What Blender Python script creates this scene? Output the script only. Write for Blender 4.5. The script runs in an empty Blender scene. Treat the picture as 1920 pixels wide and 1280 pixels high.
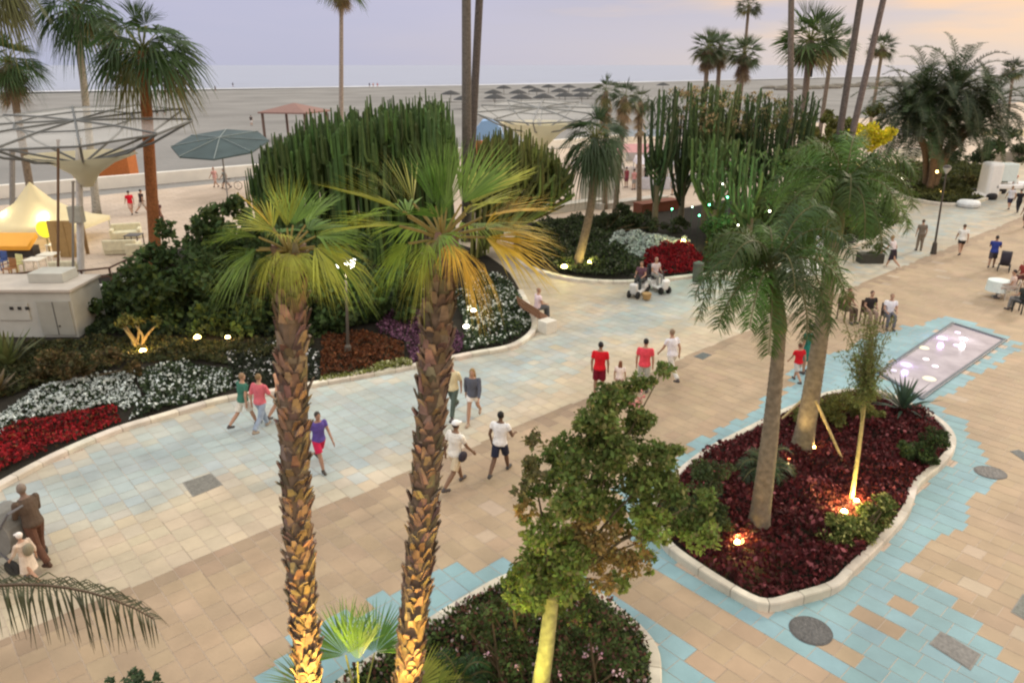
import bpy, math, random
import numpy as np
from mathutils import Vector, Matrix
rnd = random.Random(7)
nr = np.random.RandomState(11)
C = bpy.context.scene.collection
sc = bpy.context.scene
# ------------------------------------------------------------ camera
F = 1387.0; TH = math.atan(518 / F); H = 9.5
cd = bpy.data.cameras.new('camera'); cam = bpy.data.objects.new('camera', cd); C.objects.link(cam)
cam.location = (0, 0, H); cam.rotation_euler = (math.pi / 2 - TH, 0, 0)
cd.sensor_width = 36; cd.lens = F / 1920 * 36; cd.clip_start = .1; cd.clip_end = 40000
sc.camera = cam
# ------------------------------------------------------------ world, sun, exposure
SUN_AZ = 52; SUN_EL = 24          # degrees right of the view, above the horizon
w = bpy.data.worlds.new('World'); sc.world = w; w.use_nodes = True
nt = w.node_tree; nt.nodes.clear(); N = nt.nodes; L = nt.links
out = N.new('ShaderNodeOutputWorld'); bg = N.new('ShaderNodeBackground'); L.new(bg.outputs[0], out.inputs[0])
tc = N.new('ShaderNodeTexCoord'); sep = N.new('ShaderNodeSeparateXYZ'); L.new(tc.outputs['Generated'], sep.inputs[0])
def ramp(stops, fac, interp='LINEAR'):
    r = N.new('ShaderNodeValToRGB'); r.color_ramp.interpolation = interp
    e = r.color_ramp.elements
    while len(e) < len(stops): e.new(.5)
    for k, (p, c) in enumerate(stops): e[k].position = p; e[k].color = (*c, 1)
    L.new(fac, r.inputs[0]); return r
def mth(op, a, b=None, c=None):
    n = N.new('ShaderNodeMath'); n.operation = op
    for k, v in enumerate((a, b, c)):
        if v is None: continue
        if isinstance(v, (int, float)): n.inputs[k].default_value = v
        else: L.new(v, n.inputs[k])
    return n.outputs[0]
def mixc(f, a, b, mode='MIX'):
    n = N.new('ShaderNodeMix'); n.data_type = 'RGBA'; n.blend_type = mode
    for k, v in ((0, f), (6, a), (7, b)):
        if isinstance(v, (int, float)): n.inputs[k].default_value = v
        elif isinstance(v, tuple): n.inputs[k].default_value = (*v, 1)
        else: L.new(v, n.inputs[k])
    return n.outputs[2]
az = mth('ARCTAN2', sep.outputs[0], sep.outputs[1])            # 0 straight ahead, + to the right
azf = mth('MULTIPLY_ADD', az, .62, .45)
cl = N.new('ShaderNodeTexNoise'); mp = N.new('ShaderNodeMapping'); mp.inputs['Scale'].default_value = (2.2, 2.2, 17)
L.new(tc.outputs['Generated'], mp.inputs[0]); L.new(mp.outputs[0], cl.inputs[0]); cl.inputs['Scale'].default_value = 2.0; cl.inputs['Detail'].default_value = 5
wob = mth('MULTIPLY_ADD', cl.outputs[0], .5, -.25)
low = ramp([(0.0, (.44, .47, .62)), (.3, (.49, .49, .63)), (.5, (.56, .53, .60)), (.68, (.64, .57, .56)), (1, (.66, .58, .52))], mth('ADD', azf, mth('MULTIPLY', wob, .5)))
up = ramp([(0.0, (.45, .46, .64)), (.4, (.52, .50, .65)), (.6, (.50, .48, .60)), (.70, (.66, .54, .52)), (.80, (1.0, .62, .36)), (1, (1.25, .62, .2))], mth('ADD', azf, wob))
elf = mth('MULTIPLY', mth('ADD', sep.outputs[2], mth('MULTIPLY', wob, .03)), 12.5)
e1 = N.new('ShaderNodeClamp'); L.new(elf, e1.inputs[0])
skyc = mixc(e1.outputs[0], low.outputs[0], up.outputs[0])
e2 = N.new('ShaderNodeMapRange'); L.new(sep.outputs[2], e2.inputs[0]); e2.inputs[1].default_value = .13; e2.inputs[2].default_value = .6
skyc = mixc(e2.outputs[0], skyc, (1.50, 1.44, 1.34))
ns = N.new('ShaderNodeTexSky'); ns.sky_type = 'NISHITA'; ns.sun_disc = False
ns.sun_elevation = math.radians(SUN_EL); ns.sun_rotation = math.radians(SUN_AZ)
sky = mixc(1.0, skyc, mixc(1.0, ns.outputs[0], (.008, .008, .008), 'MULTIPLY'), 'ADD')
L.new(sky, bg.inputs[0]); bg.inputs[1].default_value = 1.0
sl = bpy.data.lights.new('sun', 'SUN'); sl.energy = 1.5; sl.angle = math.radians(9); sl.color = (1, .86, .68)
so = bpy.data.objects.new('sun', sl); C.objects.link(so)
so.rotation_euler = (math.radians(90 - SUN_EL), 0, math.radians(180 - SUN_AZ))
sc.view_settings.view_transform = 'Standard'; sc.view_settings.look = 'None'
sc.view_settings.exposure = 0.0; sc.view_settings.gamma = 1
sc.cycles.use_denoising = True; sc.cycles.max_bounces = 5; sc.cycles.diffuse_bounces = 2; sc.cycles.transparent_max_bounces = 8
sc.cycles.sample_clamp_indirect = 4; sc.cycles.pixel_filter_type = 'BLACKMAN_HARRIS'; sc.cycles.filter_width = 2.3
# ------------------------------------------------------------ where things stand
ct, st = math.cos(TH), math.sin(TH)
def ray(px, py):
    x = (px - 960) / F; v = (py - 640) / F
    return Vector((x, ct - v * st, -st - v * ct))
def G(px, py, z=0.0):
    d = ray(px, py); t = (z - H) / d.z
    return Vector((d.x * t, d.y * t, z))
def R(px, py, Y):
    d = ray(px, py); t = Y / d.y
    return Vector((d.x * t, Y, H + d.z * t))
def PX(p):
    dep = p[1] * ct + (H - p[2]) * st
    if dep < .1: return (-9999, -9999)
    u = p[1] * st - (H - p[2]) * ct
    return (960 + F * p[0] / dep, 640 - F * u / dep)
def scl(Y, z=0): return F / (Y * ct + (H - z) * st)      # px of the full photo per metre
# ------------------------------------------------------------ materials
MATS = {}
def M(name, col=(.5, .5, .5), rough=.7, var=.18, scale=6, bump=0, metal=0, emit=None, attr=False, trans=0, alpha=1, spec=.3):
    if name in MATS: return MATS[name]
    m = bpy.data.materials.new(name); m.use_nodes = True; t = m.node_tree; n = t.nodes; l = t.links
    b = n['Principled BSDF']; o = n['Material Output']
    b.inputs['Roughness'].default_value = rough; b.inputs['Metallic'].default_value = metal
    b.inputs['Specular IOR Level'].default_value = spec
    tcx = n.new('ShaderNodeTexCoord'); nz = n.new('ShaderNodeTexNoise'); l.new(tcx.outputs['Object'], nz.inputs[0])
    nz.inputs['Scale'].default_value = scale; nz.inputs['Detail'].default_value = 4
    mr = n.new('ShaderNodeMapRange'); l.new(nz.outputs[0], mr.inputs[0]); mr.inputs[1].default_value = .25; mr.inputs[2].default_value = .75
    mr.inputs[3].default_value = 1 - var; mr.inputs[4].default_value = 1 + var
    mx = n.new('ShaderNodeMix'); mx.data_type = 'RGBA'; mx.blend_type = 'MULTIPLY'; mx.inputs[0].default_value = 1
    if attr:
        a = n.new('ShaderNodeAttribute'); a.attribute_name = 'Col'; l.new(a.outputs['Color'], mx.inputs[6])
    else: mx.inputs[6].default_value = (*col, 1)
    l.new(mr.outputs[0], mx.inputs[7]); l.new(mx.outputs[2], b.inputs['Base Color'])
    if bump:
        bp = n.new('ShaderNodeBump'); bp.inputs['Strength'].default_value = bump; bp.inputs['Distance'].default_value = .03
        l.new(nz.outputs[0], bp.inputs['Height']); l.new(bp.outputs[0], b.inputs['Normal'])
    if emit:
        b.inputs['Emission Color'].default_value = (*emit[0], 1); b.inputs['Emission Strength'].default_value = emit[1]
    if trans:
        tr = n.new('ShaderNodeBsdfTranslucent'); l.new(mx.outputs[2], tr.inputs[0]); ms = n.new('ShaderNodeMixShader'); ms.inputs[0].default_value = trans
        l.new(b.outputs[0], ms.inputs[1]); l.new(tr.outputs[0], ms.inputs[2]); l.new(ms.outputs[0], o.inputs[0])
    if alpha < 1:
        tp = n.new('ShaderNodeBsdfTransparent'); ms = n.new('ShaderNodeMixShader'); ms.inputs[0].default_value = alpha
        src = o.inputs[0].links[0].from_socket
        l.new(tp.outputs[0], ms.inputs[1]); l.new(src, ms.inputs[2]); l.new(ms.outputs[0], o.inputs[0])
    MATS[name] = m; return m
def solid(c, rough=.7, var=.12, **k):
    return M('m_%02x%02x%02x_%d' % (int(c[0] * 255), int(c[1] * 255), int(c[2] * 255), int(rough * 10)), c, rough, var, **k)
LEAF = M('leaf', attr=True, rough=.75, var=.25, scale=3, trans=.25)
PALM = M('palm_leaf', attr=True, rough=.5, var=.2, scale=4, trans=.35, spec=.4)
BARK = M('bark', attr=True, rough=.9, var=.35, scale=9, bump=.6)
TILE = M('paver', attr=True, rough=.75, var=.10, scale=1.1, spec=.25)
tn = TILE.node_tree.nodes; tl = TILE.node_tree.links; z1 = tn.new('ShaderNodeTexNoise'); z1.inputs['Scale'].default_value = .35; z1.inputs['Detail'].default_value = 7; z1.inputs['Roughness'].default_value = .65
z2 = tn.new('ShaderNodeMapRange'); z2.inputs[1].default_value = .35; z2.inputs[2].default_value = .65; z2.inputs[3].default_value = .80; z2.inputs[4].default_value = 1.10
z3 = tn.new('ShaderNodeMix'); z3.data_type = 'RGBA'; z3.blend_type = 'MULTIPLY'; z3.inputs[0].default_value = 1; z4 = tn.new('ShaderNodeTexCoord'); tl.new(z4.outputs['Object'], z1.inputs[0])
tl.new(z1.outputs[0], z2.inputs[0]); tl.new([q for q in tn if q.type == 'MIX'][0].outputs[2], z3.inputs[6]); tl.new(z2.outputs[0], z3.inputs[7]); tl.new(z3.outputs[2], tn['Principled BSDF'].inputs['Base Color'])
z5 = tn.new('ShaderNodeMapRange'); z5.inputs[3].default_value = .45; z5.inputs[4].default_value = .85; tl.new(z1.outputs[0], z5.inputs[0]); tl.new(z5.outputs[0], tn['Principled BSDF'].inputs['Roughness'])
CACT = M('cactus_skin', attr=True, rough=.7, var=.25, scale=5)
# ------------------------------------------------------------ mesh builder
class NM:
    def __init__(s): s.v = []; s.f = []; s.n = 0; s.c = []; s.mi = []; s.cur = 0; s.tf = None
    def add(s, V, Fc, col=(1, 1, 1)):
        V = np.asarray(V, dtype=float).reshape(-1, 3)
        if s.tf is not None: V = V @ np.array(s.tf.to_3x3()).T + np.array(s.tf.translation)
        s.v.append(V)
        single = not hasattr(col[0], '__len__')
        for k, f in enumerate(Fc):
            s.f.append([i + s.n for i in f]); s.c.append(col if single else col[k]); s.mi.append(s.cur)
        s.n += len(V)
    def quads(s, V, col):      # V (n,4,3) free quads, col (n,3)
        V = np.asarray(V); n = len(V)
        if n == 0: return
        X = V.reshape(-1, 3)
        if s.tf is not None: X = X @ np.array(s.tf.to_3x3()).T + np.array(s.tf.translation)
        s.v.append(X)
        idx = np.arange(n * 4).reshape(n, 4) + s.n
        s.f.extend(idx.tolist()); s.c.extend(np.asarray(col).reshape(n, 3).tolist()); s.mi.extend([s.cur] * n); s.n += n * 4
    def box(s, c, size, rz=0, col=(1, 1, 1), rx=0, ry=0):
        a, b, d = [q / 2 for q in size]
        P = [(x, y, z) for z in (-d, d) for x, y in ((-a, -b), (a, -b), (a, b), (-a, b))]
        m = Matrix.Rotation(rz, 3, 'Z') @ Matrix.Rotation(ry, 3, 'Y') @ Matrix.Rotation(rx, 3, 'X')
        P = [m @ Vector(p) + Vector(c) for p in P]
        s.add([tuple(p) for p in P], [(3, 2, 1, 0), (4, 5, 6, 7), (0, 1, 5, 4), (1, 2, 6, 5), (2, 3, 7, 6), (3, 0, 4, 7)], col)
    def tube(s, pts, rad, seg=10, col=(1, 1, 1), cap=True, star=0):
        pts = [Vector(p) for p in pts]; n = len(pts); V = []
        if not hasattr(rad, '__len__'): rad = [rad] * n
        prev = None
        for i, p in enumerate(pts):
            t = (pts[min(i + 1, n - 1)] - pts[max(i - 1, 0)]).normalized()
            if prev is None: a = t.orthogonal().normalized()
            else: a = (prev - t * prev.dot(t)).normalized()
            prev = a; b = t.cross(a)
            for k in range(seg):
                r = rad[i] * (1 - star * (k % 2)); an = 2 * math.pi * k / seg
                V.append(tuple(p + (a * math.cos(an) + b * math.sin(an)) * r))
        Fc = [(i * seg + k, i * seg + (k + 1) % seg, (i + 1) * seg + (k + 1) % seg, (i + 1) * seg + k) for i in range(n - 1) for k in range(seg)]
        if cap: Fc += [tuple(range(seg - 1, -1, -1)), tuple((n - 1) * seg + k for k in range(seg))]
        s.add(V, Fc, col)
    def lathe(s, c, prof, seg=16, col=(1, 1, 1)):
        s.tube([(c[0], c[1], c[2] + z) for r, z in prof], [r for r, z in prof], seg, col)
    def ell(s, c, r, seg=12, rings=8, col=(1, 1, 1)):
        V = []; Fc = []
        for i in range(rings + 1):
            ph = math.pi * i / rings
            for k in range(seg):
                a = 2 * math.pi * k / seg
                V.append((c[0] + r[0] * math.sin(ph) * math.cos(a), c[1] + r[1] * math.sin(ph) * math.sin(a), c[2] + r[2] * math.cos(ph)))
        for i in range(rings):
            for k in range(seg): Fc.append((i * seg + k, (i + 1) * seg + k, (i + 1) * seg + (k + 1) % seg, i * seg + (k + 1) % seg))
        s.add(V, Fc, col)
    def build(s, name, mats, parent=None, base=None, smooth=False, bevel=0):
        V = np.concatenate(s.v) if s.v else np.zeros((0, 3))
        org = Vector((0, 0, 0))
        if parent is not None:
            q = parent
            while q is not None: org += q.location; q = q.parent
        elif base is not None: org = Vector(base)
        V = V - np.array(org)
        me = bpy.data.meshes.new(name); me.from_pydata(V.tolist(), [], s.f)
        if not isinstance(mats, (list, tuple)): mats = [mats]
        for m in mats: me.materials.append(m)
        if len(mats) > 1: me.polygons.foreach_set('material_index', s.mi)
        ca = me.color_attributes.new('Col', 'FLOAT_COLOR', 'CORNER')
        nl = np.array([len(f) for f in s.f]); cc = np.repeat(np.c_[np.array(s.c), np.ones(len(s.c))], nl, axis=0)
        ca.data.foreach_set('color', cc.ravel())
        if smooth: me.polygons.foreach_set('use_smooth', [True] * len(me.polygons))
        o = bpy.data.objects.new(name, me); C.objects.link(o); o.parent = parent
        if parent is None: o.location = org
        if bevel:
            b = o.modifiers.new('bev', 'BEVEL'); b.width = bevel; b.segments = 2; b.limit_method = 'ANGLE'
        return o
def tag(o, label, cat=None, group=None, kind=None):
    if label: o['label'] = label
    if cat: o['category'] = cat
    if group: o['group'] = group
    if kind: o['kind'] = kind
    return o
def thing(name, label, cat, loc, group=None):
    o = bpy.data.objects.new(name, None); o.empty_display_size = .1; C.objects.link(o); o.location = loc
    return tag(o, label, cat, group)
def struct(name, m, mats, **k):
    o = m.build(name, mats, **k); o['kind'] = 'structure'; return o
def inpoly(x, y, poly):
    r = False; n = len(poly); j = n - 1
    for i in range(n):
        xi, yi = poly[i]; xj, yj = poly[j]
        if (yi > y) != (yj > y) and x < (xj - xi) * (y - yi) / (yj - yi) + xi: r = not r
        j = i
    return r
def smooth_line(P, closed=False, k=6):
    P = [Vector(p) for p in P]; n = len(P); o = []
    for i in range(n if closed else n - 1):
        p0 = P[(i - 1) % n] if closed or i > 0 else P[i]; p1 = P[i]; p2 = P[(i + 1) % n]
        p3 = P[(i + 2) % n] if closed or i + 2 < n else P[(i + 1) % n]
        for j in range(k):
            t = j / k
            o.append(.5 * ((2 * p1) + (p2 - p0) * t + (2 * p0 - 5 * p1 + 4 * p2 - p3) * t * t + (3 * p1 - p0 - 3 * p2 + p3) * t ** 3))
    if not closed: o.append(P[-1])
    return o
def vary(c, a=.2):
    k = 1 + rnd.uniform(-a, a); return tuple(max(0, q * k * (1 + rnd.uniform(-a, a) * .3)) for q in c)
# ------------------------------------------------------------ the setting
Upt, Vpt = G(230, 1105), G(1750, 475)
U = (Vpt - Upt).normalized(); V_ = Vector((-U.y, U.x, 0)); vE = Upt.dot(V_)
vW = G(200, 365).dot(V_)                                    # beach wall
def UV(u, v, z=0): return U * u + V_ * v + Vector((0, 0, z))
# sand: one sheet out to the sea bed
m = NM(); a = .0
m.add([UV(-400, vW - 1, -.01), UV(900, vW - 1, -.01), UV(3000, 3000, -.01), UV(-2500, 2500, -.01)], [(0, 1, 2, 3)])
beach_mat = M('sand', (.235, .23, .222), .95, .22, .06, spec=.1)
struct('beach', m, beach_mat)
t = beach_mat.node_tree; n_ = t.nodes; nz2 = n_.new('ShaderNodeTexNoise'); nz2.inputs['Scale'].default_value = .9; nz2.inputs['Detail'].default_value = 6
bp = n_.new('ShaderNodeBump'); bp.inputs['Distance'].default_value = .4; bp.inputs['Strength'].default_value = .5
tcs = n_.new('ShaderNodeTexCoord'); t.links.new(tcs.outputs['Object'], nz2.inputs[0]); t.links.new(nz2.outputs[0], bp.inputs['Height']); t.links.new(bp.outputs[0], n_['Principled BSDF'].inputs['Normal'])
# waterline and sea
S = [G(-600, 186), G(0, 173), G(400, 167), G(860, 160), G(1200, 154), G(1500, 147), G(1750, 142), G(2500, 131)]
S = smooth_line(S, k=5)
m = NM(); far = 25000
Vv = [(p.x, p.y, .02) for p in S] + [(p.x * far / p.y if p.y > 0 else p.x, far, .02) for p in S]
k = len(S); m.add(Vv, [(i, i + 1, k + i + 1, k + i) for i in range(k - 1)])
sea = M('sea_water', (.25, .28, .35), .3, .06, .02, spec=.9)
t = sea.node_tree; nz = t.nodes.new('ShaderNodeTexNoise'); mpn = t.nodes.new('ShaderNodeMapping'); mpn.inputs['Scale'].default_value = (.02, .35, 1)
tcn = t.nodes.new('ShaderNodeTexCoord'); t.links.new(tcn.outputs['Object'], mpn.inputs[0]); t.links.new(mpn.outputs[0], nz.inputs[0]); nz.inputs['Scale'].default_value = 1; nz.inputs['Detail'].default_value = 5
bp = t.nodes.new('ShaderNodeBump'); bp.inputs['Distance'].default_value = .25; bp.inputs['Strength'].default_value = .35
t.links.new(nz.outputs[0], bp.inputs['Height']); t.links.new(bp.outputs[0], t.nodes['Principled BSDF'].inputs['Normal'])
struct('sea', m, sea)
m = NM(); k = len(S)
m.add([(p.x, p.y - 6, .06) for p in S] + [(p.x, p.y + 3 + 5 * rnd.random(), .06) for p in S], [(i, i + 1, k + i + 1, k + i) for i in range(k - 1)])
struct('surf', m, M('foam', (.75, .76, .78), .6, .2, .2))
for off, wdt in ((22, 2.2), (48, 3.0), (95, 4.5)):
    m = NM(); Sx = [p for p in S if -300 < p.x < 330]; k = len(Sx)
    m.add([(p.x, p.y + off + 3 * math.sin(i), .05) for i, p in enumerate(Sx)] + [(p.x, p.y + off + wdt + 3 * math.sin(i) + rnd.random() * 2, .05) for i, p in enumerate(Sx)], [(i, i + 1, k + i + 1, k + i) for i in range(k - 1) if rnd.random() < .75])
    struct('wave_crest', m, M('wave', (.40, .43, .50), .5, .3, .1))
m = NM()
m.add([(p.x, p.y - 16, .002) for p in S] + [(p.x, p.y - 6, .002) for p in S], [(i, i + 1, k + i + 1, k + i) for i in range(k - 1)])
struct('wet_sand', m, M('wet_sand', (.13, .13, .13), .5, .2, .2))
# promenade sheet with its joints, then the pavers as real slabs on it
prom = M('promenade_stone', (.50, .40, .30), .8, .1, .5)
t = prom.node_tree; br = t.nodes.new('ShaderNodeTexBrick'); mp = t.nodes.new('ShaderNodeMapping'); mp.inputs['Rotation'].default_value = (0, 0, -math.atan2(U.y, U.x))
tcn = t.nodes.new('ShaderNodeTexCoord'); t.links.new(tcn.outputs['Object'], mp.inputs[0]); t.links.new(mp.outputs[0], br.inputs[0])
br.inputs['Scale'].default_value = 1; br.inputs['Brick Width'].default_value = .9; br.inputs['Row Height'].default_value = .6; br.inputs['Mortar Size'].default_value = .012
br.inputs['Color1'].default_value = (.56, .46, .37, 1); br.inputs['Color2'].default_value = (.50, .40, .31, 1); br.inputs['Mortar'].default_value = (.30, .24, .19, 1)
mxn = [q for q in t.nodes if q.type == 'MIX'][0]; t.links.new(br.outputs[0], mxn.inputs[6])
m = NM(); m.add([UV(-120, vW, 0), UV(-120, -60, 0), UV(400, -60, 0), UV(400, vW, 0)], [(0, 1, 2, 3)])
struct('promenade', m, prom)
KERB_A = [(-260, 1060), (0, 915), (60, 882), (120, 852), (215, 812), (300, 786), (420, 752), (530, 735), (610, 720), (690, 706), (775, 690), (880, 668), (960, 652), (1000, 622), (996, 590), (975, 548)]
BACK_A = [(940, 500), (860, 460), (700, 440), (480, 440), (330, 470), (262, 496), (210, 516), (110, 527), (-60, 545), (-300, 600)]
BED_B = [(965, 478), (985, 500), (1050, 521), (1120, 530), (1200, 530), (1290, 521), (1400, 508), (1520, 486), (1600, 462), (1655, 440), (1640, 412), (1560, 385), (1400, 372), (1250, 398), (1100, 408), (1000, 418), (968, 440)]
BED_C = [(1636, 332), (1680, 364), (1730, 380), (1790, 386), (1845, 376), (1890, 352), (1905, 330), (1850, 316), (1750, 306), (1655, 312)]
BED_D = [(1222, 968), (1240, 1010), (1262, 1040), (1330, 1088), (1400, 1130), (1440, 1142), (1490, 1130), (1560, 1108), (1592, 1078), (1640, 1032), (1690, 975), (1704, 945), (1716, 915), (1765, 872), (1783, 842), (1776, 815), (1748, 790), (1700, 765), (1640, 742), (1560, 745), (1480, 775), (1400, 815), (1330, 852), (1285, 885), (1240, 925)]
BED_E = [(520, 1420), (640, 1290), (800, 1180), (880, 1130), (960, 1088), (1040, 1090), (1110, 1118), (1170, 1165), (1210, 1205), (1226, 1245), (1226, 1330), (1180, 1420)]
BLUES = [
    [(1150, 905), (1180, 1010), (1215, 1062), (1380, 1165), (1600, 1300), (1610, 1280), (1760, 1104), (1690, 1060), (1760, 1010), (1800, 960), (1852, 905), (1850, 850), (1800, 790), (1750, 755), (1690, 735), (1560, 690), (1440, 750), (1300, 830), (1240, 880)],
    [(1430, 1200), (1560, 1330), (1700, 1330), (1730, 1300), (1870, 1330), (1915, 1265), (1775, 1112), (1640, 1105)],
    [(480, 1290), (485, 1258), (540, 1200), (640, 1150), (840, 1065), (960, 1050), (1130, 1090), (1230, 1170), (1380, 1300), (1380, 1400), (400, 1400)],
    [(1620, 640), (1700, 612), (1790, 596), (1910, 635), (1905, 660), (1790, 730), (1745, 770), (1700, 760), (1640, 720)],
    [(1490, 690), (1560, 660), (1630, 640), (1700, 720), (1640, 745), (1560, 745), (1470, 760)]]
TANS = [[(1120, 1080), (1215, 1068), (1400, 1178), (1590, 1290), (1600, 1330), (1400, 1330), (1290, 1225)],
        [(1520, 1205), (1560, 1190), (1628, 1245), (1610, 1262)], [(1620, 1150), (1670, 1120), (1720, 1130), (1660, 1205)]]
PBLUE = [(-200, 1120), (60, 1010), (130, 975), (260, 960), (400, 880), (520, 905), (620, 915), (720, 868), (800, 815), (880, 790), (960, 745), (1030, 700), (1120, 645), (1240, 612), (1330, 560), (1400, 530), (1400, 505), (1290, 521), (1200, 540), (1160, 575), (1080, 610), (1000, 650), (880, 668), (600, 715), (300, 790), (0, 915), (-260, 1060)]
PBLUE2 = [(1560, 520), (1640, 470), (1700, 415), (1760, 392), (1900, 345), (1960, 350), (1860, 400), (1780, 440), (1700, 480), (1620, 520)]
BEDS = [KERB_A + BACK_A, BED_B, BED_C, BED_D, BED_E]
POOL = [(1787, 607), (1884, 638), (1728, 748), (1648, 700)]
def in_blue(x, y): return any(inpoly(x, y, p) for p in BLUES) and not any(inpoly(x, y, p) for p in TANS)
tan_c, cream_c, blue_c, grey_c = (.40, .30, .20), (.50, .42, .305), (.25, .395, .43), (.355, .41, .405)
m = NM(); Q = []; QC = []
cw = .40; gap = .006
u = -26.0
while u < 95:
    v = -14 + rnd.random() * .6
    while v < vE + 24:
        ln = rnd.choice((.36, .44, .52, .6)) if v < vE else rnd.choice((.34, .42, .5))
        if v < vE < v + ln: ln = vE - v if vE - v > .15 else ln
        c = UV(u + cw / 2, v + ln / 2)
        x, y = PX(c)
        if c.y > 3 and -120 < x < 2040 and y < 1400 and not any(inpoly(x, y, b) for b in BEDS) and not inpoly(x, y, POOL):
            if v + ln / 2 > vE:
                k_ = 0
                for _ in range(7):
                    jx, jy = x + rnd.gauss(0, 34), y + rnd.gauss(0, 22)
                    k_ += (inpoly(jx, jy, PBLUE) or inpoly(jx, jy, PBLUE2)) / 7
                col = tuple(a * k_ + b * (1 - k_) for a, b in zip(grey_c, cream_c))
                if y < 470 and x < 1500: col = None
            else:
                col = blue_c if in_blue(x, y) else tan_c
                if col is tan_c and vE - v < .75: col = (.325, .24, .165)
                elif col is tan_c and rnd.random() < .02: col = (.44, .35, .26)
            if col is not None:
                q = [UV(u + gap, v + gap, .005), UV(u + cw - gap, v + gap, .005), UV(u + cw - gap, v + ln - gap, .005), UV(u + gap, v + ln - gap, .005)]
                Q.append([tuple(p) for p in q]); QC.append(vary(col, .06))
        v += ln
    u += cw
m.quads(Q, QC); struct('paving', m, TILE)
# a kerb swept along a line
def kerb(name, pts, wd=.24, h=.14, closed=True):
    P = smooth_line([G(*p) for p in pts], closed, 10)
    if closed: P.append(P[0])
    cum = [0]
    for a, b in zip(P, P[1:]): cum.append(cum[-1] + (b - a).length)
    def at(s):
        i = int(np.searchsorted(cum, s, side='right')) - 1; i = max(0, min(i, len(P) - 2)); f = (s - cum[i]) / max(1e-6, cum[i + 1] - cum[i]); return P[i].lerp(P[i + 1], min(1, max(0, f)))
    m = NM(); s0 = 0.0
    while s0 < cum[-1] - .02:
        ln = min(rnd.uniform(.62, .8), cum[-1] - s0); V = []; k = 5
        for j in range(k):
            sj = s0 + (ln - .014) * j / (k - 1); p = at(sj); t = (at(sj + .06) - at(sj - .06)).normalized(); s_ = Vector((-t.y, t.x, 0)) * wd / 2
            for q, z in ((s_, 0), (s_, h - .025), (s_ * .8, h), (-s_ * .8, h), (-s_, h - .025), (-s_, 0)): V.append(tuple(p + q + Vector((0, 0, z))))
        Fc = [(i * 6 + q, i * 6 + q + 1, (i + 1) * 6 + q + 1, (i + 1) * 6 + q) for i in range(k - 1) for q in range(5)] + [(5, 4, 3, 2, 1, 0), tuple((k - 1) * 6 + q for q in range(6))]
        m.add(V, Fc, vary((.60, .55, .46), .09)); s0 += ln
    return struct(name, m, M('kerb_stone', attr=True, rough=.8, var=.2, scale=2.5, bump=.3))
def soil(name, pts, z=.09, col=(.035, .026, .018)):
    P = smooth_line([G(*p) for p in pts], True, 3); m = NM()
    m.add([(p.x, p.y, z) for p in P], [tuple(range(len(P)))]); return struct(name, m, M('soil', (.016, .013, .008), .95, .4, 5, bump=.5))
kerb('kerb', KERB_A, closed=False); kerb('kerb', BED_B[:12], closed=False, wd=.3); kerb('kerb', BED_C[:7], closed=False, wd=.3, h=.2)
kerb('kerb', BED_D, wd=.18, h=.2); kerb('kerb', BED_E[:-1], wd=.22, closed=False)
for b in BEDS: soil('planting_bed', b)
# ------------------------------------------------------------ foliage
def leafset(m, Cn, size, col, nrm=None, aspect=.55, flat=.0):
    """rhombic leaves; Cn (n,3), size (n,), col (n,3)"""
    n = len(Cn)
    if n == 0: return
    d = nr.normal(size=(n, 3)); d /= np.linalg.norm(d, axis=1)[:, None]
    if nrm is not None: d = d * .9 + nrm * .6
    if flat: d[:, 2] *= (1 - flat)
    d /= np.linalg.norm(d, axis=1)[:, None]
    e = np.cross(d, nr.normal(size=(n, 3))); e /= np.linalg.norm(e, axis=1)[:, None]
    s = np.asarray(size)[:, None]
    m.quads(np.stack([Cn - d * s * .5, Cn + e * s * aspect * .5, Cn + d * s * .5, Cn - e * s * aspect * .5], axis=1), col)
def cols(base, n, a=.35, alt=None, p=.2):
    k = 1 + nr.uniform(-a, a, (n, 1)); c = np.array(base)[None] * k * (1 + nr.uniform(-.12, .12, (n, 3)))
    if alt is not None:
        mk = nr.rand(n) < p; c[mk] = np.array(alt)[None] * k[mk]
    return c
def blob(m, c, r, n, size, base, a=.35, alt=None, p=.2, sub=9):
    """a leafy mass: n leaves in sub clumps near the shell of an ellipsoid"""
    r = np.array(r if hasattr(r, '__len__') else (r, r, r)); c = np.array(c)
    dirs = nr.normal(size=(sub, 3)); dirs /= np.linalg.norm(dirs, axis=1)[:, None]
    sub = max(sub, 14); per = max(1, n // sub)
    for d in dirs:
        cc = c + d * r * nr.uniform(.45, .8); q = nr.normal(size=(per, 3)); q /= np.linalg.norm(q, axis=1)[:, None]
        pts = cc + q * r * (nr.uniform(.0, 1, (per, 1)) ** .4) * nr.uniform(.3, .5)
        k = nr.uniform(.7, 1.3)
        leafset(m, pts, nr.uniform(.45, 1.5, per) * size, cols(np.array(base) * k, per, a, alt, p), nrm=q)
def crown_px(m, blobs, Y, n, size, base, dy=.7, cov=6, **k):
    for (x, y, rp) in blobs:
        yy = Y + rnd.uniform(-dy, dy); c = R(x, y, yy); r = rp / scl(yy, c.z)
        blob(m, c, (r, r * .9, r * .85), int(min(2200, cov * 11.4 * (r / size) ** 2)), size, base, **k)
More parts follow.
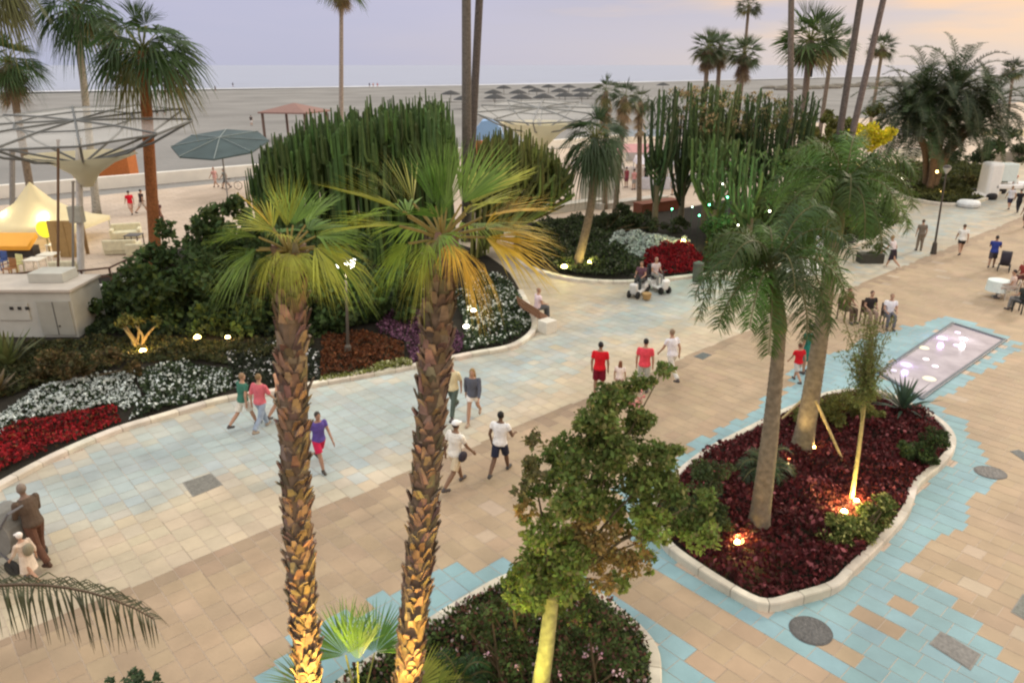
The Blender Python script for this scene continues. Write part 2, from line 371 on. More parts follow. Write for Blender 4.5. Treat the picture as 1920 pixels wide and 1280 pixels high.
def bed(name, label, cat, poly, dens, size, h, palette, kind='stuff', z0=.09, group=None, cov=2.3, inset=.965):
    """low planting filling a patch; palette [(colour, weight, lift)]"""
    cx_, cy_ = sum(p[0] for p in poly) / len(poly), sum(p[1] for p in poly) / len(poly); P = [G(cx_ + (p[0] - cx_) * inset, cy_ + (p[1] - cy_) * inset) for p in poly]; dens = cov / (.35 * size * size); xs = [p.x for p in P]; ys = [p.y for p in P]; g = [(p.x, p.y) for p in P]
    area = abs(sum(g[i][0] * g[(i + 1) % len(g)][1] - g[(i + 1) % len(g)][0] * g[i][1] for i in range(len(g)))) / 2
    n = int(area * dens); pts = []
    lumps = [(rnd.uniform(min(xs), max(xs)), rnd.uniform(min(ys), max(ys)), rnd.uniform(.3, .7)) for _ in range(int(area * 2) + 4)]
    L_ = np.array(lumps)
    while len(pts) < n:
        q = (rnd.uniform(min(xs), max(xs)), rnd.uniform(min(ys), max(ys)))
        if inpoly(q[0], q[1], g): pts.append(q)
    pts = np.array(pts)
    hh = np.zeros(n)
    for l in L_: hh = np.maximum(hh, np.exp(-((pts[:, 0] - l[0]) ** 2 + (pts[:, 1] - l[1]) ** 2) / l[2] ** 2 * 2))
    w_ = np.array([p[1] for p in palette], float); w_ /= w_.sum(); ch = nr.choice(len(palette), n, p=w_)
    base = np.array([p[0] for p in palette])[ch]; lift = np.array([p[2] for p in palette])[ch]
    zz = z0 + h * (.35 + .65 * hh) * (nr.uniform(0, 1, n) ** .5 * (1 - lift) + lift * nr.uniform(.95, 1.15, n))
    col = base * (1 + nr.uniform(-.35, .35, (n, 1)))
    m = NM(); up_ = np.zeros((n, 3)); up_[:, 2] = 1
    leafset(m, np.c_[pts, zz], size * nr.uniform(.6, 1.3, n), col, nrm=up_, aspect=.7)
    o = m.build(name, LEAF, base=(P[0].x, P[0].y, z0)); tag(o, label, cat, group, kind); return o
# fan palm frond
def fan(m, o, d, L_, nb, spread, droop, col, fold=.25, tw=0.0, tipcol=None):
    o = np.array(o, float); d = np.array(d, float); d /= np.linalg.norm(d)
    up_ = np.array((0, 0, 1.)); s = np.cross(d, up_)
    if np.linalg.norm(s) < .15: s = np.array((math.cos(tw * 9), math.sin(tw * 9), 0))
    s /= np.linalg.norm(s); nn = np.cross(s, d)
    if tw: s, nn = s * math.cos(tw) + nn * math.sin(tw), nn * math.cos(tw) - s * math.sin(tw)
    a = np.linspace(-spread, spread, nb) + nr.uniform(-.03, .03, nb); Lk = L_ * (.72 + .28 * np.cos(a * .9)) * nr.uniform(.9, 1.05, nb)
    b = np.cos(a)[:, None] * d + np.sin(a)[:, None] * s; c = -np.sin(a)[:, None] * d + np.cos(a)[:, None] * s
    b = b + nn * (np.abs(a)[:, None] * fold)
    ts = (.04, .45, .75, 1.0); wd = (.01, .95, .45, .03); st_ = 2 * spread / nb
    P = []
    for t, wq in zip(ts, wd):
        p = o + b * (Lk * t)[:, None]; p[:, 2] -= droop * Lk * t ** 2.2 * nr.uniform(.8, 1.3, nb)
        hw = (st_ * .5 * .45 * Lk * wq)[:, None]
        pl = nn * (.35 * hw)
        P.append((p - c * hw + pl, p + c * hw - pl))
    cc = np.array(col)[None] * nr.uniform(.75, 1.25, (nb, 1))
    for i in range(3):
        m.quads(np.stack([P[i][0], P[i][1], P[i + 1][1], P[i + 1][0]], axis=1), cc if i < 2 or tipcol is None else np.array(tipcol)[None] * nr.uniform(.8, 1.2, (nb, 1)))
def fan_frond(m, c, azi, el, pet, L_, nb, droop, col, petcol=(.20, .22, .06), sp=1.35):
    d = Vector((math.cos(el) * math.cos(azi), math.cos(el) * math.sin(azi), math.sin(el)))
    e = Vector(c) + d * pet; mid = Vector(c) + d * pet * .5 + Vector((0, 0, pet * .04))
    m.tube([c, mid, e], [.022 * L_ + .006, .016 * L_ + .004, .012 * L_ + .004], 4, petcol)
    dd = (d + Vector((0, 0, -.25 - .3 * droop))).normalized() if el < 1.1 else d
    fan(m, e, dd, L_, nb, sp if el < 1.1 else min(.5, sp), droop, col, tw=rnd.uniform(-.5, .5))
def palm_trunk(m, pts, r, col=(.22, .18, .14), ring=.0):
    P = smooth_line(pts, k=8); n = len(P); rr = []
    for i in range(n):
        t = i / (n - 1); rr.append((r[0] + (r[1] - r[0]) * min(1, t * 1.0)) * (1 + (.25 * (1 - t * 6) if t < .16 else 0)))
    if ring:
        Q = []; rq = []; L_ = (P[-1] - P[0]).length; k = int(L_ / ring)
        for i in range(k * 2 + 1):
            t = i / (k * 2) * (n - 1); a = int(min(t, n - 2)); f = t - a
            Q.append(P[a].lerp(P[a + 1], f)); rq.append((rr[a] * (1 - f) + rr[a + 1] * f) * (1.0 if i % 2 else .95))
        m.tube(Q, rq, 14, col)
    else: m.tube(P, rr, 12, col)
def fan_palm(label, base, top, r, crown_r, nf=34, skirt=0, green=(.07, .12, .035), group='fan palms', nb=16, droop=.35, trunkcol=(.20, .165, .13), name='fan_palm', dead=(.27, .20, .12), bend=0, minel=-.7):
    root = thing(name, label, 'palm tree', base, group)
    base, top = Vector(base), Vector(top)
    mid = (base + top) / 2 + Vector((bend, 0, 0))
    m = NM(); palm_trunk(m, [base, mid, top], r, trunkcol); m.build('trunk', BARK, root, smooth=True)
    m = NM()
    for i in range(nf):
        t = i / (nf - 1); el = 1.4 - (1.4 - minel) * t ** .8 + rnd.uniform(-.12, .12); azi = i * 2.399 + rnd.uniform(-.3, .3)
        c = vary(green, .25)
        if t > .85 and rnd.random() < .5: c = vary((.16, .15, .05), .2)
        fan_frond(m, top, azi, el, crown_r * .42 * rnd.uniform(.85, 1.15), crown_r * .62 * rnd.uniform(.85, 1.15), nb, droop * (.4 + t), c)
    m.build('crown', PALM, root)
    if skirt:
        m = NM(); rs = crown_r * .33
        for i in range(int(26 + skirt * 8)):
            azi = i * 2.4; z = top.z - rnd.random() * skirt * .75
            f = (top.z - z) / max(.1, top.z - base.z); c = top.lerp(base, f) + Vector((math.cos(azi), math.sin(azi), 0)) * r[1]
            d = Vector((math.cos(azi) * .5, math.sin(azi) * .5, -1)); fan(m, c, d, rs * rnd.uniform(1.1, 1.9), 9, .7, .1, vary(dead, .25))
        m.build('dead_frond_skirt', PALM, root)
    return root
def feather(m, o, azi, el, L_, nl, leaf, grav, col, plume=0, rach=(.16, .15, .06), hang=.4, rw=.02, wl=.04):
    p = Vector(o); d = Vector((math.cos(el) * math.cos(azi), math.cos(el) * math.sin(azi), math.sin(el))); P = [p.copy()]; D = [d.copy()]
    k = 10
    for i in range(k):
        d = (d + Vector((0, 0, -grav / k * (1 + i * .25)))).normalized(); p = p + d * L_ / k; P.append(p.copy()); D.append(d.copy())
    m.tube(P, [rw * (1 - .8 * i / k) + .004 for i in range(k + 1)], 4, rach)
    t = np.linspace(.12, 1, nl); ix = t * k; a = np.minimum(ix.astype(int), k - 1); f = (ix - a)[:, None]
    Pn = np.array([tuple(q) for q in P]); Dn = np.array([tuple(q) for q in D])
    c = Pn[a] * (1 - f) + Pn[a + 1] * f; dd = Dn[a] * (1 - f) + Dn[a + 1] * f
    s = np.cross(dd, (0, 0, 1.)); s /= np.linalg.norm(s, axis=1)[:, None] + 1e-6; up_ = np.cross(s, dd)
    ll = leaf * np.sin(np.pi * (.12 + .8 * t)) ** .6 * nr.uniform(.85, 1.1, nl)
    for sg in ((-1, 1) if not plume else (-1, 1, -1, 1)):
        v = s * sg + dd * .55 + up_ * (.15 if not plume else nr.uniform(-.9, .9, (nl, 1))) + nr.normal(size=(nl, 3)) * .12
        v[:, 2] -= hang * .5; v /= np.linalg.norm(v, axis=1)[:, None]
        mid = c + v * (ll * .5)[:, None]; tip = c + v * ll[:, None]; tip[:, 2] -= hang * ll
        wv = np.cross(v, up_); wv /= np.linalg.norm(wv, axis=1)[:, None] + 1e-6; wv = np.cross(v, wv); wv = dd * .9 + wv * .1
        hw = leaf * wl + .003
        cc = np.array(col)[None] * nr.uniform(.7, 1.3, (nl, 1))
        m.quads(np.stack([c - wv * hw * .6, c + wv * hw * .6, mid + wv * hw, mid - wv * hw], 1), cc)
        m.quads(np.stack([mid - wv * hw, mid + wv * hw, tip + wv * hw * .1, tip - wv * hw * .1], 1), cc)
# ------------------------------------------------------------ lamps
def emis(name, c, s): return M(name, (.8, .8, .7), .4, 0, emit=(c, s))
def spot_light(px, py, z, c, power, label, size=.09, glow=14, off=(0, 0, 0), z0=.09, aim=None):
    p = G(px, py, z); b = Vector((p.x, p.y, z0))
    root = thing('garden_spotlight', label, 'spotlight', b, 'garden spotlights')
    m = NM(); m.tube([b, Vector((p.x, p.y, max(z - size, z0 + .02)))], .02, 8, (.05, .05, .05)); m.lathe((p.x, p.y, z - size * 1.1), [(size * .6, 0), (size, size * .6), (size, size * .9)], 12, (.05, .05, .05))
    m.build('housing', solid((.05, .05, .05), .4), root)
    m = NM(); m.ell((p.x, p.y, z), (size, size, size * .6)); m.build('lens', emis('lamp_%d%d%d' % tuple(int(q * 9) for q in c), c, glow), root, smooth=True)
    ld = bpy.data.lights.new('bulb', 'SPOT' if aim else 'POINT'); ld.energy = power; ld.color = c; ld.shadow_soft_size = .06
    lo = bpy.data.objects.new('bulb', ld); C.objects.link(lo); lo.parent = root; lo.location = Vector((0, 0, z - z0 + size * .9)) + Vector(off)
    if aim: ld.spot_size = math.radians(70); ld.spot_blend = .8; lo.rotation_euler = (Vector(aim) - (b + lo.location)).to_track_quat('-Z', 'Y').to_euler()
    return root
WARM = (1, .62, .18); YEL = (1, .85, .25); WHI = (1, .9, .68)
# ------------------------------------------------------------ the two booted palms in front
def boot_palm(label, base, top, r, lean, fr, green_list, crown_r):
    root = thing('fan_palm', label, 'palm tree', base, 'booted fan palms')
    base, top = Vector(base), Vector(top); P = smooth_line([base, base.lerp(top, .5) + Vector((lean, 0, 0)), top], k=14)
    m = NM(); m.tube(P, [r * (1.0 - .12 * i / len(P)) for i in range(len(P))], 14, (.13, .095, .065))
    Lt = (top - base).length; rows = int(Lt / .08)
    for i in range(rows):
        t = min(len(P) - 1.001, max(0, (i + .3 + rnd.uniform(-.35, .35)) / rows * (len(P) - 1))); a = int(min(t, len(P) - 2)); c = P[a].lerp(P[a + 1], t - a); tr = (P[a + 1] - P[a]).normalized()
        for k in range(8):
            if rnd.random() < .12: continue
            an = 2 * math.pi * (k + .5 * (i % 2) + .18 * i % 1) / 8 + rnd.uniform(-.2, .2)
            o = Vector((math.cos(an), math.sin(an), 0)); s = Vector((-o.y, o.x, 0)); rr = r * .93
            hh = rnd.uniform(.09, .24); ou = rnd.uniform(.0, .09) * (1.25 if rnd.random() < .2 else 1); w0, w1 = rnd.uniform(.055, .08), rnd.uniform(.012, .042); sk = rnd.uniform(-.045, .045)
            p = [c + o * rr - s * w0, c + o * rr + s * w0, c + o * (rr + ou) + tr * hh + s * (w1 + sk), c + o * (rr + ou) + tr * hh - s * (w1 - sk)]
            q = [c + o * (rr - .03) - s * w0, c + o * (rr - .03) + s * w0, c + o * (rr + ou - .03) + tr * hh * .93 + s * (w1 * .8 + sk), c + o * (rr + ou - .03) + tr * hh * .93 - s * (w1 * .8 - sk)]
            cb = vary((.17, .12, .085), .5); ctp = vary((.33, .26, .19), .25)
            m.add([tuple(x) for x in p + q], [(0, 1, 2, 3), (7, 6, 5, 4), (3, 2, 6, 7), (0, 3, 7, 4), (1, 5, 6, 2)], [cb, cb, ctp, cb, cb])
    m.build('trunk', BARK, root)
    for i, (azi, el, pet, L_, dr, gi) in enumerate(fr):
        m = NM(); fan_frond(m, top + Vector((0, 0, .05)), math.radians(azi), math.radians(el), pet * crown_r * 1.15, L_ * crown_r, 27, dr, vary(green_list[gi], .2), (.30, .24, .07), sp=rnd.uniform(.8, 1.15))
        m.build('frond', PALM, root)
    return root
GR, YG, YB, DK = (.10, .17, .03), (.22, .25, .05), (.42, .30, .07), (.05, .11, .02)
gl = [(.16, .27, .04), (.34, .38, .055), (.60, .43, .06), (.08, .18, .025)]
f2 = [(185, 38, .42, .95, .1, 1), (165, 50, .4, .9, .1, 1), (200, 22, .4, .9, .15, 1), (150, 25, .4, .9, .3, 0), (95, 84, .28, .72, 0, 3), (60, 74, .28, .72, .05, 0), (120, 68, .3, .7, .05, 3), (15, 60, .35, .85, .1, 0),
      (0, 30, .4, .85, .15, 2), (-15, 18, .4, .85, .2, 2), (340, 8, .4, .8, .35, 2), (20, 12, .4, .8, .3, 1), (270, 20, .3, .5, .5, 0), (245, 5, .25, .38, .8, 1), (290, 5, .25, .38, .7, 2), (210, 0, .3, .45, .8, 0), (180, -5, .3, .5, .8, 0),
      (225, -25, .2, .42, 1.0, 1), (315, -20, .25, .45, 1.0, 2), (0, -25, .25, .45, 1.0, 2), (60, 10, .4, .8, .4, 0), (120, 8, .4, .8, .4, 0), (270, 50, .3, .6, .2, 3), (30, 45, .4, .85, .1, 1), (150, 66, .3, .75, 0, 0), (330, 45, .35, .7, .2, 1)]
b = G(757, 1345); boot_palm('tall booted fan palm with yellow-green fronds, right one of the pair in front', b, R(830, 458, b.y), .185, .04, f2, gl, 1.2)
f1 = [(100, 80, .3, .8, 0, 1), (175, 60, .35, .8, .1, 2), (150, 45, .35, .8, .2, 1), (190, 30, .4, .85, .3, 0), (210, 10, .4, .85, .6, 0), (170, 5, .4, .85, .7, 3), (20, 55, .4, .85, .2, 0), (0, 30, .4, .9, .4, 0), (-20, 15, .4, .9, .6, 1), (15, 2, .4, .85, .8, 0),
      (60, 30, .4, .85, .3, 3), (120, 25, .4, .85, .3, 3), (270, 50, .3, .6, .4, 1), (250, 15, .25, .5, .8, 1), (290, 10, .25, .5, .9, 1), (230, 5, .25, .42, .9, 1), (310, 5, .25, .42, .9, 1), (270, -15, .2, .4, 1.2, 1), (200, -15, .25, .5, .9, 1), (340, -15, .25, .5, .9, 1), (180, -10, .3, .6, .8, 0), (0, -10, .3, .6, .8, 1), (80, 60, .35, .8, .1, 0)]
b = G(583, 1340); boot_palm('shorter booted fan palm with drooping yellowed fronds, left one of the pair in front', b, R(543, 480, b.y), .185, -.06, f1, gl, .84)
# ------------------------------------------------------------ foreground tree
b = G(1003, 1345); Yb = b.y
root = thing('flowering_tree', 'broad round-leaved tree with a yellow-lit pale trunk in the front flower bed', 'tree', b)
m = NM(); tt = R(1036, 1110, Yb + .15); palm_trunk(m, [b, b.lerp(tt, .5) + Vector((.02, 0, 0)), tt], (.15, .10), (.34, .33, .14)); m.build('trunk', BARK, root, smooth=True)  # bark colour carries the yellow-green uplight as well as the lamp's own light
BL = [(1020, 1060, 42), (1060, 1030, 45), (1040, 1090, 42), (1080, 1010, 40), (1105, 1045, 40), (1000, 1100, 30), (1160, 830, 60), (1100, 880, 60), (1170, 960, 60), (1220, 980, 50), (1090, 930, 55), (1040, 1020, 45), (1080, 1050, 45), (1000, 930, 35), (1140, 760, 45), (1030, 880, 45), (1230, 880, 60), (990, 1090, 40), (1040, 1125, 36), (1180, 758, 52), (1120, 780, 55), (1245, 690, 22), (1205, 715, 28), (1140, 735, 30), (1060, 845, 50), (1000, 822, 22), (975, 915, 20), (1000, 880, 30), (1130, 850, 70), (1215, 810, 55), (1262, 850, 28), (1255, 905, 58), (1190, 920, 70), (1290, 950, 52),
      (1325, 925, 22), (1060, 930, 58), (1010, 985, 40), (985, 955, 22), (1110, 990, 48), (1180, 1035, 45), (1010, 1065, 52), (1065, 1100, 42), (1130, 1090, 26), (1210, 1050, 30), (975, 1120, 28), (1240, 1000, 26), (1310, 1000, 40), (1010, 1130, 30), (1160, 1090, 24)]
m = NM()
for (x, y, r_) in BL[::3]:
    e = R(x, y, Yb + rnd.uniform(.4, 1.1)); mid = tt.lerp(e, .5) + Vector((0, 0, .15)); m.tube([tt, mid, e], [.04, .02, .006], 6, (.11, .09, .05))
m.build('limbs', BARK, root, smooth=True)
m = NM()
for k_, (x, y, r_) in enumerate(BL):
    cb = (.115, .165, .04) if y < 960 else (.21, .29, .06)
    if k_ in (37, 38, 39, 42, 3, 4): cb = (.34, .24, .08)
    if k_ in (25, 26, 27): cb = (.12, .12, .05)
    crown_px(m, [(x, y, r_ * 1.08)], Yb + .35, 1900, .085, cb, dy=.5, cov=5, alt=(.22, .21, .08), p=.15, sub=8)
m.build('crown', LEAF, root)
m = NM()
for (x, y) in ((1195, 750), (1203, 740), (1135, 785), (1122, 806), (1185, 760), (1142, 797)):
    leafset(m, np.array([tuple(R(x + rnd.gauss(0, 4), y + rnd.gauss(0, 4), Yb + .2)) for _ in range(10)]), [.06] * 10, cols((.62, .30, .28), 10))
m.build('blossom', LEAF, root)
# ------------------------------------------------------------ island palms
def foxtail(label, bp_, tp, cp, r, Lf, nf, green, seed_el, gname='feather palms in the island bed', shaft=True, plume=1, leaf=.42):
    b = G(*bp_); root = thing('feather_palm', label, 'palm tree', b, gname)
    top = R(tp[0], tp[1], b.y + .1); cr = R(cp[0], cp[1], b.y + .1)
    m = NM(); palm_trunk(m, [b, b.lerp(top, .5) + Vector((.03, 0, 0)), top], r, (.20, .165, .115), ring=.10); m.build('trunk', BARK, root, smooth=True)
    m = NM(); m.tube(smooth_line([top - Vector((0, 0, .02)), top.lerp(cr, .5), cr], k=4), [r[1] * 1.15, r[1] * 1.3, r[1] * 1.3, r[1] * 1.25, r[1] * 1.1, r[1] * .9, r[1] * .8, r[1] * .7, r[1] * .5], 12, (.13, .14, .05)); m.build('crownshaft', CACT, root, smooth=True)
    for i in range(nf):
        m = NM(); azi = i * 2.399 + seed_el; el = 1.3 - 1.25 * (i / (nf - 1))
        feather(m, cr + Vector((rnd.uniform(-.05, .05), rnd.uniform(-.05, .05), rnd.uniform(-.1, .1))), azi, el, Lf * rnd.uniform(.85, 1.1), 46, leaf, 1.15 + rnd.uniform(0, .5), vary(green, .45), plume=plume, hang=.3, wl=.027)
        m.build('frond', PALM, root)
    return root
foxtail('feather palm with grey ringed trunk and drooping dark fronds, nearer one in the island bed', (1420, 1003), (1463, 620), (1448, 505), (.235, .115), 1.9, 21, (.07, .13, .026), .5, leaf=.42)
foxtail('feather palm with warmly lit slanting trunk, farther one in the island bed', (1502, 852), (1564, 450), (1578, 355), (.27, .14), 2.15, 23, (.085, .16, .03), 1.1, leaf=.45)
# sapling with stakes
b = G(1594, 950); root = thing('willow_sapling', 'slender willowy sapling with fine drooping foliage held by a stake in the island bed', 'tree', b)
m = NM(); tp = R(1622, 745, b.y + .1); palm_trunk(m, [b, b.lerp(tp, .5) + Vector((.02, 0, 0)), tp], (.055, .035), (.42, .34, .16)); m.build('trunk', BARK, root, smooth=True)
m = NM(); mw = NM()
for i in range(75):
    p0 = tp.lerp(b, rnd.uniform(-.5, .12) if rnd.random() < .8 else .25) ; x, y = rnd.gauss(1632, 30), rnd.uniform(575, 760)
    if y > 690: x = rnd.gauss(1622, 18)
    e = R(x, y, b.y + rnd.uniform(-.4, .6)); mw.tube([tp if rnd.random() < .5 else p0, tp.lerp(e, .6) + Vector((0, 0, .1)), e], [.012, .008, .003], 3, (.25, .22, .10))
    n = 60; tt_ = nr.uniform(.3, 1.0, (n, 1)); pts = np.array(tuple(tp)) * (1 - tt_) + np.array(tuple(e)) * tt_ + nr.normal(size=(n, 3)) * .07
    leafset(m, pts, nr.uniform(.07, .13, n), cols((.15, .18, .055), n), aspect=.22)
mw.build('branches', BARK, root); m.build('crown', LEAF, root)
def stake(p, q, label):
    m = NM(); a, b_ = G(*p), R(q[0], q[1], G(*p).y + .3); m.tube([a, b_], .035, 8, (.46, .36, .18)); m.tube([b_ - (b_ - a).normalized() * .08, b_ + (b_ - a).normalized() * .02], .04, 8, (.3, .24, .12))
    o = m.build('wooden_stake', BARK, base=tuple(a)); tag(o, label, 'stake', 'stakes in the island bed')
stake((1590, 885), (1530, 752), 'round wooden stake leaning from the slanting palm toward the sapling base')
stake((1450, 800), (1512, 742), 'round wooden stake propped against the back of the slanting palm')
# ground cover and shrubs of the island bed
bed('ground_cover', 'dark red ground cover filling the island bed', 'ground cover', BED_D, 330, .115, .40, [((.085, .016, .018), 6, .3), ((.14, .022, .024), 1.5, .6), ((.07, .014, .012), 3, 0), ((.30, .09, .10), .3, .9)])
def shrub(label, blobs, Y, base, size=.09, n=420, name='shrub', group='shrubs in the beds', alt=None, p=.2, stems=True, dy=.3, cat='shrub'):
    c = R(blobs[0][0], blobs[0][1], Y); g = Vector((c.x, c.y, .09)); root = thing(name, label, cat, g, group)
    m = NM(); crown_px(m, blobs, Y, n, size, base, dy=dy, alt=alt, p=p); m.build('foliage', LEAF, root)
    if stems:
        m = NM()
        for (x, y, r_) in blobs:
            e = R(x, y, Y); 
            for k in range(2): m.tube([g + Vector((rnd.uniform(-.2, .2), rnd.uniform(-.2, .2), 0)), Vector((e.x, e.y, max(e.z, .15)))], [.03, .012], 5, (.12, .09, .05))
        m.build('stems', BARK, root)
    return root
def yof(py, z=.3): return G(960, py, z).y
shrub('bright variegated yellow-green shrub beside the sapling lamps', [(1600, 995, 42), (1570, 1020, 38), (1640, 970, 36), (1590, 1050, 30), (1662, 945, 28), (1560, 975, 20)], yof(995), (.10, .13, .03), .085, 520, alt=(.45, .45, .15), p=.22)
shrub('green clipped shrub inside the far curve of the island kerb', [(1735, 845, 34), (1715, 862, 30), (1755, 825, 28), (1712, 890, 24), (1700, 840, 22), (1745, 870, 20)], yof(855), (.05, .08, .025), .07, 520)
shrub('large dark green shrub at the near left tip of the island bed', [(1300, 950, 60), (1335, 900, 48), (1295, 1010, 48), (1345, 975, 45), (1270, 960, 36), (1320, 1045, 34)], yof(985), (.06, .085, .03), .08, 520)
shrub('low yellow-green shrub behind the slanting palm', [(1540, 755, 32), (1575, 750, 34), (1500, 785, 30), (1615, 765, 32), (1480, 815, 24), (1570, 790, 30), (1640, 780, 22)], yof(785), (.14, .15, .04), .07, 420)
def rosette(label, base, L_, n, green, name, wd=.04, elmin=.1, cat='plant', feather_=False, group='rosette plants in the beds'):
    root = thing(name, label, cat, base, group); m = NM()
    for i in range(n):
        azi = i * 2.399; el = 1.45 - (1.45 - elmin) * i / n
        if feather_: feather(m, base, azi, el, L_ * rnd.uniform(.85, 1.1), 26, L_ * .24, 1.6, vary(green, .3), hang=.15)
        else:
            d = Vector((math.cos(el) * math.cos(azi), math.cos(el) * math.sin(azi), math.sin(el))); s = Vector((-math.sin(azi), math.cos(azi), 0)); l = L_ * rnd.uniform(.8, 1.1)
            p0 = base; p1 = base + d * l * .5; p2 = base + d * l - Vector((0, 0, .12 * l))
            m.quads([[tuple(p0 - s * wd * .5), tuple(p0 + s * wd * .5), tuple(p1 + s * wd), tuple(p1 - s * wd)], [tuple(p1 - s * wd), tuple(p1 + s * wd), tuple(p2 + s * wd * .1), tuple(p2 - s * wd * .1)]], [vary(green, .25)] * 2)
    m.build('leaves', PALM, root)
    m = NM(); m.tube([base - Vector((0, 0, .05)), base + Vector((0, 0, .22))], [.12, .07], 8, (.14, .10, .07)); m.build('stem', BARK, root)
    return root
rosette('dark cycad with arching fronds between the two island palms', G(1432, 885, .25), 1.0, 30, (.05, .095, .035), 'cycad', feather_=True)
rosette('dark green yucca at the tip of the island bed beside the lit pool', G(1692, 768, .2), 1.1, 46, (.045, .08, .05), 'yucca', wd=.045)
# front bed
bed('ground_cover', 'low leafy ground cover with pale buds in the front bed', 'ground cover', BED_E, 240, .09, .35, [((.09, .14, .035), 6, 0), ((.05, .07, .025), 4, 0), ((.16, .07, .05), 2, .3), ((.55, .42, .42), .25, .9)])
shrub('glossy green flowering shrub with pink blooms in the front bed right of the yellow trunk', [(1100, 1150, 45), (1150, 1190, 45), (1060, 1190, 50), (1120, 1240, 60), (1180, 1240, 35), (1060, 1270, 50), (1170, 1280, 40), (1140, 1310, 50)], yof(1260), (.085, .13, .04), .075, 420, alt=(.16, .08, .06), p=.2)
shrub('dark bushy shrub with small white buds in the front bed left of the yellow trunk', [(960, 1110, 28), (920, 1140, 34), (970, 1170, 40), (900, 1190, 36), (960, 1230, 45), (930, 1280, 45), (1000, 1290, 30), (870, 1170, 25)], yof(1250), (.10, .15, .045), .075, 420, alt=(.14, .08, .05), p=.25)
m = NM()
for (x, y) in ((1092, 1190), (1105, 1215), (1112, 1210), (1125, 1230), (1098, 1228), (1150, 1262), (1165, 1260), (1050, 1265), (1080, 1200), (900, 1200), (980, 1190), (945, 1215), (915, 1225), (1120, 1285), (970, 1250)):
    g_ = G(x, y, .8); pts = np.array([tuple(g_ + Vector((rnd.gauss(0, .03), rnd.gauss(0, .03), rnd.gauss(0, .03)))) for _ in range(7)]); leafset(m, pts, [.05] * 7, cols((.75, .48, .55), 7), aspect=.9)
tag(m.build('blossom', LEAF, base=tuple(G(1092, 1190, .8))), 'scattered pink and white blooms over the shrubs of the front bed', 'flowers', kind='stuff')
root = thing('young_fan_palm', 'young bright green fan palm between the two booted trunks', 'palm', G(672, 1345, .1))
for i, (azi, el, L_, g_, dz) in enumerate([(90, 80, 1.0, (.10, .24, .04), 0), (70, 55, .8, (.10, .24, .04), 0), (20, 20, .75, (.32, .36, .05), -.2), (165, 25, .7, (.20, .26, .05), -.2), (120, 60, .85, (.11, .25, .04), 0), (-20, 10, .6, (.30, .34, .06), -.2), (200, 10, .6, (.2, .24, .05), -.2)]):
    m = NM(); fan_frond(m, G(675, 1345, .2), math.radians(azi), math.radians(el), .95, L_ * 1.15, 34, .12, g_, (.30, .34, .08)); m.build('frond', PALM, root)
root = thing('young_fan_palm', 'yellow-lit low fan palm right of the right booted trunk', 'palm', G(800, 1330, .1))
for i, (azi, el, L_, g_) in enumerate([(10, 30, .7, (.42, .42, .06)), (-15, 15, .7, (.42, .42, .06)), (60, 45, .7, (.25, .30, .05)), (200, 35, .5, (.3, .33, .05)), (120, 30, .6, (.2, .25, .05)), (-60, 20, .6, (.4, .4, .06))]):  # lamp yellow is put into these frond colours
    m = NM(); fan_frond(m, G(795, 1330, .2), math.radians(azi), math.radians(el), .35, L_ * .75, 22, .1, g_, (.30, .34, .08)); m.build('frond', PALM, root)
rosette('dark green cycad low beside the yellow-lit fan palm', G(862, 1290, .25), .85, 26, (.04, .10, .03), 'cycad', feather_=True)
# twigs and a frond entering at the lower left, from trees standing below the balcony
b = G(-260, 1330); root = thing('feather_palm', 'drooping palm frond reaching in over the paving at the lower left edge', 'palm tree', b)
cr = R(-130, 1120, b.y); m = NM(); palm_trunk(m, [b, cr], (.18, .12), (.3, .26, .2), ring=.12); m.build('trunk', BARK, root, smooth=True)
for azi, el, L_ in ((4, 16, 3.3), (-60, 12, 1.6), (100, 45, 2.0), (120, 30, 2.4), (180, 30, 2.4), (240, 30, 2.4), (150, 60, 2.2), (290, 20, 2.2)):
    m = NM(); feather(m, cr, math.radians(azi), math.radians(el), L_, 58 if azi == 4 else 30, .62, .5 if azi == 4 else 1.8, (.055, .06, .025), hang=.8, rach=(.12, .08, .05), rw=.03, wl=.03); m.build('frond', PALM, root)
b = G(250, 1390); root = thing('young_tree', 'small leafy treetop just entering the frame at the bottom left', 'tree', b)
m = NM(); tp = R(250, 1330, b.y); palm_trunk(m, [b, R(255, 1345, b.y)], (.05, .03), (.2, .16, .1)); m.build('trunk', BARK, root)
m = NM(); crown_px(m, [(250, 1285, 26), (280, 1300, 34), (225, 1300, 30), (120, 1320, 30), (130, 1295, 14), (205, 1275, 10), (295, 1268, 10), (255, 1262, 16), (180, 1330, 40)], b.y, 420, .07, (.06, .10, .05), dy=.2); m.build('crown', LEAF, root)
